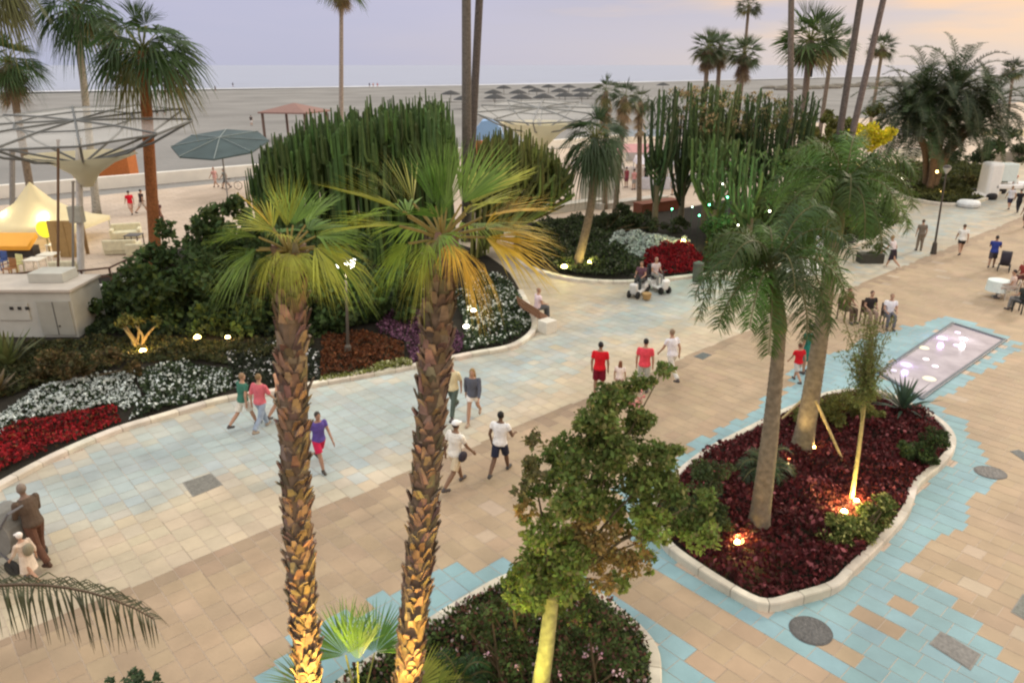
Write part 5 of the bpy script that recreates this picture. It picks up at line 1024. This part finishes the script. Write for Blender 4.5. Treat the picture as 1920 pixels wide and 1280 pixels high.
# ------------------------------------------------------------ spoked canopies, tent and bar
def canopy(label, bx, by, hubpx, rx_px, z_dn, funnel, dark=(.13, .14, .14), membrane=.25, npts=10, tilt=.12):
    b = G(bx, by); Y = b.y; hub = R(hubpx[0], hubpx[1], Y); r = rx_px / scl(Y, hub.z); root = thing('spoked_canopy', label, 'canopy', b)
    m = NM(); m.tube([b, Vector((hub.x, Y, hub.z))], [.17, .13], 12); m.build('pole', solid((.62, .62, .60), .5), root)
    fr = solid(dark, .5); zt, zb = hub.z + z_dn * .5, hub.z - z_dn * .35
    ring = lambda z, rr: [Vector((hub.x + rr * math.cos(2 * math.pi * i / npts + .2), Y + rr * math.sin(2 * math.pi * i / npts + .2), z + tilt * rr * math.sin(2 * math.pi * i / npts + .2))) for i in range(npts + 1)]
    R1, R2, R3 = ring(zt, r), ring(zb, r * .62), ring(zt + .05, r * .5)
    for i in range(npts):
        m = NM(); m.tube([R1[i], R1[i + 1]], .05, 6); ro = m.build('ring', fr, root); m = NM(); m.tube([R3[i] + Vector((0, 0, .12)), R3[i + 1] + Vector((0, 0, .12))], .035, 6); m.build('brace', fr, root)
        m = NM(); m.tube([Vector((hub.x, Y, zt + .2)), R3[i] + Vector((0, 0, .12)), R1[i] + Vector((0, 0, .06))], .045, 6); m.tube([Vector((hub.x, Y, zb - z_dn * .7)), R2[i], R1[i]], .055, 6); m.build('spoke', fr, root)
    m = NM(); c0 = (hub.x, Y, zt + .15); V = [c0] + [tuple(q + Vector((0, 0, .03))) for q in R1[:-1]]; m.add(V, [(0, 1 + i, 1 + (i + 1) % npts) for i in range(npts)])
    m.build('membrane', M('membrane_%d' % int(membrane * 100), (.80, .80, .77), .8, .1, .4, alpha=membrane), root)
    m = NM(); rt = funnel[0] / scl(Y, hub.z); ztop, zbot = R(hubpx[0], funnel[1], Y).z, R(hubpx[0], funnel[2], Y).z; n = 8; Vt = []
    rings = [(1, ztop), (.56, ztop - (ztop - zbot) * .26), (.26, ztop - (ztop - zbot) * .58), (.09, zbot)]
    for i, (k_, z) in enumerate(rings):
        for j in range(n * 3): a_ = 2 * math.pi * j / (n * 3); rr = rt * k_ * (1 - .12 * (1 - abs(math.cos(a_ * n / 4)))); Vt.append((hub.x + rr * math.cos(a_), Y + rr * math.sin(a_), z))
    nn_ = n * 3; m.add(Vt, [(i * nn_ + j, i * nn_ + (j + 1) % nn_, (i + 1) * nn_ + (j + 1) % nn_, (i + 1) * nn_ + j) for i in range(3) for j in range(nn_)])
    m.build('sail', M('cream_sail', (.70, .66, .48), .8, .08, .8, trans=.3), root, smooth=True)
    return root
canopy('big spoked steel canopy with cream sail funnel over the beach bar on the left', 152, 517, (147, 258), 205, 1.1, (100, 290, 350))
canopy('pale spoked canopy with sail funnel behind the lower cactus hedge', 1040, 385, (1010, 222), 120, 1.0, (76, 230, 300), dark=(.22, .23, .23), membrane=.2)
def post(px, y0, y1, r, label, col, base=None):
    b = G(px, y1); t = R(px, y0, b.y); m = NM(); m.tube([b, t], r, 8); m.tube([b, b + Vector((0, 0, .08))], r * 1.8, 10); m.tube([t - Vector((0, 0, .06)), t], r * 1.5, 8); tag(m.build('slender_post', solid(col, .6), base=tuple(b)), label, 'post', 'posts of the beach bar')
post(109, 262, 545, .055, 'slender brown post left of the white canopy pole', (.16, .10, .06)); post(137, 340, 540, .05, 'short slender grey post beside the white canopy pole', (.25, .24, .22)); post(23, 280, 420, .16, 'thick grey post at the left before the beach', (.22, .22, .22))
b = G(152, 517); q = R(143, 402, b.y - .3); m = NM(); m.box(q, (.62, .3, .75)); m.box(q + Vector((0, -.16, 0)), (.52, .02, .65)); tag(m.build('junction_box', solid((.45, .46, .40), .6), base=tuple(q), bevel=.02), 'pale grey electrical box fixed to the white canopy pole', 'junction box')
root = thing('cream_tent', 'cream peaked tent roof over the beach bar at the left edge', 'tent', G(30, 470)); Y = G(0, 452).y; c = R(55, 342, Y); m = NM()
def tentpt(x, y, dy): return R(x, y, Y + dy)
ev = R(55, 418, Y).z; cx = c.x; W = 2.9; prof = [(0, c.z), (.25, c.z - (c.z - ev) * .45), (.5, c.z - (c.z - ev) * .72), (.75, c.z - (c.z - ev) * .9), (1, ev)]; Vt = []
for k_, z in prof:
    for sx, sy in ((-1, -1), (0, -1), (1, -1), (1, 0), (1, 1), (0, 1), (-1, 1), (-1, 0)): Vt.append((cx + sx * W * max(k_, .01), Y + sy * W * .8 * max(k_, .01), z + (0 if sx * sy else -.05 * k_)))
for sx, sy in ((-1, -1), (0, -1), (1, -1), (1, 0), (1, 1), (0, 1), (-1, 1), (-1, 0)): Vt.append((cx + sx * W, Y + sy * W * .8, ev - .25))
m.add(Vt, [(i * 8 + j, i * 8 + (j + 1) % 8, (i + 1) * 8 + (j + 1) % 8, (i + 1) * 8 + j) for i in range(5) for j in range(8)]); m.build('canvas', M('tent_canvas', (.74, .67, .44), .8, .06, .8, trans=.2), root, smooth=True)
for sx in (-1, 1):
    for sy in (-1, 1): m = NM(); m.tube([(cx + sx * W * .97, Y + sy * W * .78, 0), (cx + sx * W * .97, Y + sy * W * .78, ev - .05)], .05, 8); m.build('pole', solid((.6, .6, .58), .5), root)
def panel(name, x0, x1, y0, y1, dY, label, col, cat, th=.1, **k):
    a = G((x0 + x1) / 2, y1); Yp = a.y + dY; p0, p1 = R(x0, y1, Yp), R(x1, y1, Yp); zt = R(x0, y0, Yp).z; zb = max(0, p0.z) if not k.get('floor', True) else 0
    m = NM(); m.box(((p0.x + p1.x) / 2, Yp, (zt + zb) / 2), (p1.x - p0.x, th, zt - zb))
    n = int((p1.x - p0.x) / .35)
    for i in range(1, n): m.box((p0.x + (p1.x - p0.x) * i / n, Yp - th / 2 - .012, (zt + zb) / 2), (.03, .022, (zt - zb) * .98))
    return tag(m.build(name, solid(col, .7, .12), base=((p0.x + p1.x) / 2, Yp, 0), bevel=.01), label, cat)
panel('wooden_screen', 102, 147, 414, 482, 0, 'ochre wooden screen behind the white canopy pole', (.36, .24, .10), 'screen'); panel('wooden_screen', 162, 168, 409, 476, 0, 'narrow brown board right of the white canopy pole', (.24, .16, .08), 'screen')
panel('orange_hoarding', 150, 255, 285, 342, 0, 'orange wooden beach hut wall behind the cream sail', (.46, .15, .04), 'hut wall', th=1.6)
for dx_, dy_ in ((-1.2, -1), (1.2, -1.2)):
    ld = bpy.data.lights.new('bulb', 'POINT'); ld.energy = 160; ld.color = (1, .8, .45); ld.shadow_soft_size = .2; lo = bpy.data.objects.new('bulb', ld); C.objects.link(lo); lo.parent = root; lo.location = Vector((cx + dx_, Y + dy_, 1.7)) - root.location
root = thing('bar_counter', 'orange topped bar counter under the cream tent at the left edge', 'bar counter', G(10, 482)); Yc = G(0, 484).y; p0, p1 = R(-90, 440, Yc), R(52, 440, Yc); zc = R(0, 455, Yc).z; 
m = NM(); m.box(((p0.x + p1.x) / 2, Yc + .3, zc), (p1.x - p0.x, 1.1, .3), rx=.5); m.build('counter_top', M('orange_glow', (.75, .36, .05), .5, .08, 1, emit=((1, .5, .05), .12)), root, bevel=.04); m = NM(); m.box(((p0.x + p1.x) / 2, Yc + .4, zc / 2 - .15), (p1.x - p0.x, .6, zc - .2)); m.build('counter_front', solid((.05, .045, .04), .7), root)  # the counter top's glow is put into its material as faint emission
q = R(84, 430, G(0, 480).y); root = thing('round_sign', 'glowing yellow round sign beside the ochre screen', 'sign', (q.x, q.y, 0)); m = NM(); m.tube([q - Vector((0, .04, 0)), q + Vector((0, .04, 0))], .44, 20); m.build('disc', M('yellow_sign', (.85, .80, .05), .4, .05, emit=((1, .9, .05), .6)), root); m = NM(); m.tube([(q.x, q.y, 0), q], .04, 8); m.build('stand', solid((.3, .25, .1), .6), root)
def sofa(px, py, rz, label, w_=2.0):
    b = G(px, py); root = thing('outdoor_sofa', label, 'sofa', b, 'cream sofas of the beach bar'); tf = Matrix.Translation(b) @ Matrix.Rotation(math.radians(rz), 4, 'Z'); mt = solid((.68, .64, .46), .85)
    m = NM(); m.tf = tf; m.box((0, 0, .22), (w_, .85, .40)); m.build('seat', mt, root, bevel=.06); m = NM(); m.tf = tf; m.box((0, .4, .5), (w_, .22, .6)); m.build('backrest', mt, root, bevel=.07)
    for s_ in (-1, 1): m = NM(); m.tf = tf; m.box((s_ * (w_ / 2 - .08), 0, .4), (.2, .85, .36)); m.build('armrest', mt, root, bevel=.06)
sofa(232, 474, 188, 'cream outdoor sofa seen from behind on the terrace, left one', 1.7); sofa(272, 482, 185, 'cream outdoor sofa seen from behind by the tall orange-brown palm trunk', 1.5); sofa(238, 446, 20, 'cream outdoor sofa farther back on the terrace facing the others', 1.6); sofa(128, 516, 190, 'cream outdoor sofa beside the foot of the white canopy pole', 1.2)
def btable(px, py, label, col=(.74, .72, .64)):
    b = G(px, py); root = thing('low_table', label, 'table', b, 'tables of the beach bar'); m = NM(); m.box(b + Vector((0, 0, .6)), (.8, .8, .05)); m.build('tabletop', solid(col, .5), root, bevel=.01)
    for x in (-.34, .34):
        for y in (-.34, .34): m = NM(); m.box(b + Vector((x, y, .29)), (.05, .05, .57)); m.build('leg', solid(col, .5), root)
btable(70, 508, 'white square table nearest the kiosk roof'); btable(95, 498, 'white square table left of the ochre screen'); btable(110, 478, 'white square table farthest under the tent'); btable(254, 460, 'small dark square table between the cream sofas', (.10, .09, .08))
for (x, y, cc, lab) in ((22, 520, (.30, .14, .05), 'brown wooden chair at the left edge of the terrace'), (34, 512, (.60, .58, .28), 'yellow-cream chair beside the brown one'), (5, 505, (.05, .09, .25), 'dark blue chair at the left edge under the bar')): chair(x, y, 160, lab, cc, 'chairs of the beach bar')
for (x, y, rz, top, bot, hr, pose, lab) in ((248, 404, 40, (.60, .01, .03), (.55, .35, .30), BLK, 'walk', 'person in a red top walking on the terrace left of the orange-brown palm trunk'), (269, 401, -30, (.06, .04, .04), (.5, .45, .42), BLK, 'walk', 'person in dark clothes right behind the orange-brown palm trunk'), (302, 425, -20, (.12, .05, .05), (.15, .07, .06), BLK, 'walk', 'person in dark maroon just right of the orange-brown palm trunk'), (405, 352, 60, (.62, .35, .33), (.6, .4, .35), (.3, .12, .06), 'walk', 'person in pink by the white beach wall'), (424, 354, 90, (.20, .24, .24), (.1, .1, .1), (.3, .3, .3), 'walk', 'person in grey leaning on a bicycle by the white beach wall'),
        (404, 171, 0, BLK, BLK, BLK, 'stand', 'tiny dark figure at the waterline, left of the pair'), (437, 163, 0, (.05, .05, .07), BLK, BLK, 'stand', 'tiny dark figure standing in the shallows'), (693, 164, 0, (.05, .06, .12), BLK, BLK, 'stand', 'tiny dark figure at the waterline beside the pink ones'), (700, 164, 0, (.65, .30, .24), (.5, .3, .25), BLK, 'stand', 'tiny pale bather at the waterline'), (708, 164, 0, (.62, .10, .10), (.5, .2, .2), BLK, 'stand', 'tiny bather in red at the waterline'), (472, 236, 0, (.05, .05, .06), (.7, .7, .7), BLK, 'stand', 'lone figure in dark top and white bottoms on the beach'), (295, 218, 0, BLK, BLK, BLK, 'stand', 'dark figure standing on the beach right of the orange-brown palm trunk'), (309, 217, 0, (.1, .1, .12), BLK, BLK, 'stand', 'second dark figure standing on the beach right of the orange-brown palm trunk')):
    person(x, y, rz, 1.7 if y > 200 else 2.0, lab, top, bot, hr, pose, near=False)
m = NM(); b = G(436, 356); root = thing('bicycle', 'bicycle leaning by the white beach wall', 'bicycle', b)
for dx in (-.5, .5):
    m = NM(); n = 18; c = b + Vector((dx, 0, .34)); m.tube([c + Vector((math.cos(i * 2 * math.pi / n) * .32, 0, math.sin(i * 2 * math.pi / n) * .32)) for i in range(n + 1)], .022, 6)
    for i in range(6): m.tube([c, c + Vector((math.cos(i * 1.047) * .31, 0, math.sin(i * 1.047) * .31))], .006, 3)
    m.build('wheel', solid((.03, .03, .03), .6), root)
m = NM(); J = [Vector(q) + b for q in ((-.5, 0, .34), (-.05, 0, .3), (-.18, 0, .82), (.38, 0, .85), (.5, 0, .34), (.36, 0, 1.0))]
for i, j in ((0, 1), (1, 2), (0, 2), (2, 3), (1, 3), (3, 4), (3, 5)): m.tube([J[i], J[j]], .018, 6)
m.build('frame', solid((.5, .5, .5), .4), root); m = NM(); m.box(J[2] + Vector((0, 0, .06)), (.26, .12, .05)); m.build('saddle', solid((.03, .03, .03), .6), root, bevel=.01); m = NM(); m.tube([J[5] - Vector((0, .25, 0)), J[5] + Vector((0, .25, 0))], .014, 6); m.build('handlebar', solid((.05, .05, .05), .5), root)
# teal parasol, gazebo, thatched sunshades, beach canopy
b = G(415, 372); t = R(412, 258, b.y); root = thing('parasol', 'large flat teal-grey parasol between the palm trunk and the cactus hedge', 'parasol', (t.x, b.y, 0)); r = 88 / scl(b.y, t.z)
m = NM(); n = 8; zr = t.z - .42; V = [(t.x, b.y, t.z)] + [(t.x + r * math.cos(a), b.y + r * math.sin(a) * 1.0, zr + .22 * r * math.sin(a)) for a in [2 * math.pi * i / n + .2 for i in range(n)]] + [(t.x + r * math.cos(a), b.y + r * math.sin(a), zr - .1 + .22 * r * math.sin(a)) for a in [2 * math.pi * i / n + .2 for i in range(n)]]
m.add(V, [(0, 1 + i, 1 + (i + 1) % n) for i in range(n)] + [(1 + i, 1 + n + i, 1 + n + (i + 1) % n, 1 + (i + 1) % n) for i in range(n)]); m.build('canopy', M('teal_canvas', (.055, .085, .09), .7, .25, .8), root)
for i in range(n): a = 2 * math.pi * i / n + .2; m = NM(); m.tube([(t.x, b.y, t.z + .03), (t.x + r * math.cos(a), b.y + r * math.sin(a), zr + .03 + .22 * r * math.sin(a))], .03, 5); m.build('rib', solid((.25, .30, .30), .5), root)
m = NM(); m.tube([(t.x, b.y, 0), (t.x, b.y, t.z)], .06, 8); m.build('pole', solid((.3, .3, .3), .5), root)
Yg = G(540, 262).y; ap = R(551, 193, Yg); root = thing('gazebo', 'small brown hip-roofed beach gazebo behind the cactus hedge', 'gazebo', (ap.x, Yg, 0)); e_ = 62 / scl(Yg, 3); ze = R(540, 211, Yg - e_ * .7).z
c4 = [(ap.x + math.cos(a) * e_ * 1.1, Yg + math.sin(a) * e_ * 1.1) for a in [.55 + i * math.pi / 2 for i in range(4)]]
m = NM(); m.add([tuple(ap)] + [(x, y, ze) for x, y in c4] + [(x, y, ze - .18) for x, y in c4], [(0, 1 + i, 1 + (i + 1) % 4) for i in range(4)] + [(1 + i, 5 + i, 5 + (i + 1) % 4, 1 + (i + 1) % 4) for i in range(4)] + [(8, 7, 6, 5)]); m.build('roof', solid((.25, .15, .13), .8, .1), root)
for x, y in c4: m = NM(); x_, y_ = ap.x + (x - ap.x) * .88, Yg + (y - Yg) * .88; m.box((x_, y_, ze / 2), (.28, .28, ze)); m.build('post', solid((.16, .11, .09), .8), root)
def sunshade(px, py, lab, first=[None]):
    b = G(px, py)
    if first[0] is None:
        root = thing('thatched_sunshade', lab, 'sunshade', b, 'thatched sunshades in rows on the beach'); m = NM(); m.lathe(b + Vector((0, 0, 2.2)), [(2.7, -.2), (2.6, -.05), (1.5, .45), (.2, .85)], 14); m.build('thatch', M('thatch', (.06, .062, .065), .95, .3, 6), root); m = NM(); m.tube([b, b + Vector((0, 0, 2.4))], .08, 6); m.build('pole', solid((.2, .18, .15), .8), root); first[0] = root
    else:
        root = first[0].copy(); C.objects.link(root); root.location = b
        for ch in first[0].children: c_ = ch.copy(); C.objects.link(c_); c_.parent = root
        root['label'] = lab
k_ = 0
for row, (y0, xs) in enumerate(((190, (842, 925, 968, 1008, 1046, 1084, 1098)), (203, (868, 930, 974, 1016, 1060, 1090)), (180, (945, 988, 1028, 1068, 1245)))):
    for x in xs: sunshade(x + rnd.uniform(-4, 4), y0 - (x - 900) * .03 + rnd.uniform(-1.5, 1.5), 'dark thatched sunshade, one of the rows on the grey beach'); k_ += 1
Yb_ = G(915, 292).y; a, c = R(886, 224, Yb_), R(946, 224, Yb_); root = thing('beach_marquee', 'blue roofed marquee right of the twin slim palm trunks', 'marquee', ((a.x + c.x) / 2, Yb_, 0)); zb = R(900, 262, Yb_).z; cx = (a.x + c.x) / 2; hw = (c.x - a.x) / 2
m = NM(); prof = [(-1, zb), (-.8, zb + (a.z - zb) * .55), (-.4, a.z - .1), (0, a.z), (.4, a.z - .1), (.8, zb + (a.z - zb) * .55), (1, zb)]; V = [(cx + k_ * hw, Yb_ + s_ * 1.8, z) for s_ in (-1, 1) for k_, z in prof]; m.add(V, [(i, i + 1, 8 + i, 7 + i) for i in range(6)] + [tuple(range(6, -1, -1)), tuple(range(7, 14))]); m.build('roof', M('blue_canvas', (.22, .38, .62), .6, .06, 1), root)
for sx in (-.95, .95):
    for sy in (-1.7, 1.7): m = NM(); m.tube([(cx + sx * hw, Yb_ + sy, 0), (cx + sx * hw, Yb_ + sy, zb + .1)], .06, 8); m.build('pole', solid((.6, .6, .6), .5), root)
panel('orange_hoarding', 884, 908, 264, 300, 0, 'small orange hut wall behind the twin slim palm trunks', (.35, .14, .06), 'hut wall', th=.8)
# market stalls behind the cacti with their crowd
def stall(px, py, w_, h_, label, roof, body, grp='market stalls'):
    b = G(px, py); root = thing('market_stall', label, 'market stall', b, grp); m = NM()
    m.add([(b.x - w_ / 2, b.y - 1.1, h_ - .3), (b.x + w_ / 2, b.y - 1.1, h_ - .3), (b.x + w_ / 2, b.y, h_ + .35), (b.x - w_ / 2, b.y, h_ + .35), (b.x + w_ / 2, b.y + 1.1, h_ - .3), (b.x - w_ / 2, b.y + 1.1, h_ - .3)], [(0, 1, 2, 3), (3, 2, 4, 5), (0, 3, 5), (1, 4, 2), (0, 5, 4, 1)]); m.build('awning', solid(roof, .7), root)
    m = NM(); m.box(b + Vector((0, -.6, .45)), (w_ * .9, .7, .9)); m.build('counter', solid(body, .7), root, bevel=.02)
    for sx in (-1, 1):
        for sy in (-1, 1): m = NM(); m.tube([b + Vector((sx * w_ * .48, sy, 0)), b + Vector((sx * w_ * .48, sy, h_ - .25))], .04, 6); m.build('pole', solid((.5, .5, .5), .5), root)
stall(1185, 330, 3.2, 2.5, 'pink-roofed market stall, left of the stalls behind the cactus grove', (.62, .32, .32), (.7, .65, .62)); stall(1222, 352, 3.0, 2.3, 'white-roofed market stall, front one behind the cactus grove', (.74, .70, .76), (.6, .6, .66)); stall(1280, 345, 3.2, 2.6, 'pale blue-roofed market stall seen between the cactus stems', (.50, .60, .66), (.70, .76, .74)); stall(1205, 300, 4.0, 2.8, 'grey-roofed market stall farthest behind the skirted palms', (.30, .34, .38), (.45, .42, .42)); stall(1335, 340, 3.0, 2.5, 'cream-roofed market stall deep in the cactus grove', (.66, .64, .60), (.6, .6, .55))
for (x, y, top, bot, lab) in ((1174, 352, (.28, .05, .08), (.2, .05, .08), 'person in dark crimson at the front market stall'), (1188, 356, (.60, .30, .30), (.3, .3, .3), 'person in pink at the front market stall'), (1211, 345, BLK, BLK, 'person in black right of the pink one at the market'), (1207, 318, (.75, .20, .22), (.4, .3, .3), 'person in coral at the back market stall'), (1165, 335, (.7, .68, .66), (.25, .2, .2), 'person in white left of the market stalls'), (1196, 334, (.15, .08, .06), (.6, .55, .5), 'person in brown top in the market gap'), (1235, 342, (.15, .2, .3), (.1, .1, .15), 'person in blue at the white market stall'), (1076, 325, (.7, .68, .64), (.6, .58, .55), 'person in white near the pale canopy'), (1262, 366, (.6, .6, .62), (.1, .1, .12), 'person in light grey between the cactus stems')):
    person(x, y, 30, 1.68, lab, top, bot, BLK, 'stand', near=False)
for (x0, y0, x1_, y1_, h_, cc, lab) in ((1000, 404, 1128, 386, .5, (.50, .48, .42), 'pale concrete ledge behind the leaning palm'), (1120, 392, 1245, 376, .35, (.50, .47, .42), 'pale low step in front of the market'), (1195, 402, 1265, 392, .7, (.20, .07, .04), 'rust brown planter box at the foot of the grove')):
    a, c = G(x0, y0), G(x1_, y1_); d = c - a; mid = (a + c) / 2; m = NM(); m.box((mid.x, mid.y, h_ / 2), (d.length, .9, h_), rz=math.atan2(d.y, d.x)); m.box((mid.x, mid.y, h_ + .03), (d.length + .06, 1.0, .06), rz=math.atan2(d.y, d.x)); tag(m.build('low_ledge', solid(cc, .8), base=(mid.x, mid.y, 0), bevel=.02), lab, 'ledge')
a = R(1118, 300, 55); root = thing('white_screen', 'white board screens left of the market crowd', 'screen', (a.x, 55, 0)); m = NM(); m.box((a.x + .2, 55, 1.2), (2.4, .08, 2.3)); m.build('panel', solid((.66, .65, .58), .7), root, bevel=.01); m = NM()
for dx in (-1, .2, 1.4): m.box((a.x + dx, 54.9, 1.2), (.09, .09, 2.4))
m.build('frame', solid((.5, .5, .46), .6), root)
p = G(1307, 528); root = thing('litter_bin', 'dark green-grey litter bin at the kerb right of the red mound', 'litter bin', p); m = NM(); m.lathe(p, [(.2, 0), (.24, .1), (.24, .8)], 14); m.build('bin_body', solid((.10, .12, .09), .6), root); m = NM(); m.lathe(p, [(.26, .8), (.24, .9), (.1, .97)], 14); m.build('lid', solid((.08, .09, .07), .5), root)
# white stall and lounge on the right
p = G(1862, 372); Y = p.y; s_ = 1 / scl(Y, 1); root = thing('white_kiosk', 'rounded white promotional kiosk with a dark emblem at the upper right', 'kiosk', p)
m = NM(); m.box((R(1856, 340, Y).x, Y, 1.35), (1.1, 1.3, 2.7)); m.build('side_wall', solid((.74, .75, .74), .5, .05), root, bevel=.22); m = NM(); m.box((R(1885, 330, Y).x, Y + .2, 1.95), (1.5, 1.0, 1.3)); m.build('display_panel', solid((.62, .72, .72), .5, .05), root, bevel=.08)
m = NM(); m.box((R(1885, 340, Y).x, Y, .95), (2.0, 1.3, .3)); m.build('counter', solid((.78, .78, .78), .4, .05), root, bevel=.06); m = NM(); q = R(1872, 330, Y - .34); m.box(q, (.10, .03, .5)); m.box(q + Vector((.16, 0, -.2)), (.3, .03, .12)); m.build('emblem', solid((.12, .16, .17), .5), root)
person(1896, 372, 200, 1.75, 'person in pale clothes with red cap standing behind the white kiosk counter', (.7, .75, .74), (.3, .3, .3), (.3, .1, .08), 'stand', cap=(.45, .10, .08), near=False)
for (x, y, w_, cc, lab) in ((1815, 388, 1.5, (.74, .76, .76), 'rounded white pouf nearest in front of the kiosk'), (1838, 372, 1.2, (.72, .72, .70), 'white pouf between the black cushions by the kiosk'), (1826, 366, .8, BLK, 'black cushion seat left of the kiosk'), (1856, 374, .9, BLK, 'black cushion seat at the kiosk foot'), (1874, 362, .9, BLK, 'black cushion seat beside the kiosk counter'), (1908, 352, 1.8, (.78, .78, .78), 'white table at the right edge behind the walkers')):
    b = G(x, y); root = thing('lounge_pouf', lab, 'pouf', b, 'poufs by the white kiosk'); m = NM(); m.lathe(b, [(w_ * .42, 0), (w_ * .5, .12), (w_ * .5, .34), (w_ * .4, .46), (w_ * .2, .5)], 16); m.build('cushion', solid(cc, .6), root, smooth=True); m = NM(); m.lathe(b, [(w_ * .515, .2), (w_ * .515, .24)], 16); m.build('piping', solid(tuple(q * .7 for q in cc), .6), root)
stall(1880, 300, 4.5, 2.8, 'cream-awninged stall behind the dark palm at the right edge', (.62, .50, .30), (.4, .36, .3), 'stalls at the right edge'); stall(1700, 292, 5.0, 2.6, 'pale stall seen left of the many stems of the dark palm', (.66, .60, .62), (.62, .6, .6), 'stalls at the right edge')
# planters of the right path
for (x, y, lab) in ((1630, 492, 'dark planter with clipped greenery beside the slanting palm crown'),):
    b = G(x, y); root = thing('planter', lab, 'planter', b); m = NM(); m.box(b + Vector((0, 0, .25)), (1.2, .6, .5)); m.build('box', solid((.05, .05, .04), .7), root, bevel=.02); m = NM(); blob(m, tuple(b + Vector((0, 0, .7))), (.7, .35, .35), 500, .12, (.10, .12, .04)); m.build('foliage', LEAF, root)
# far headland jetty
m = NM(); a = G(1450, 168); d = G(1720, 158)
for i in range(60):
    q = a.lerp(d, rnd.random()) + Vector((0, rnd.uniform(-12, 12), 0)); r = rnd.uniform(1.2, 3.2); m.ell(q + Vector((0, 0, .2)), (r * 1.6, r, r * .45), 7, 5, (1, 1, 1))
tag(m.build('rock_groyne', M('groyne_rock', (.16, .145, .12), .95, .4, .5), base=tuple(a)), 'low rocky groyne running out at the far end of the beach', 'groyne')
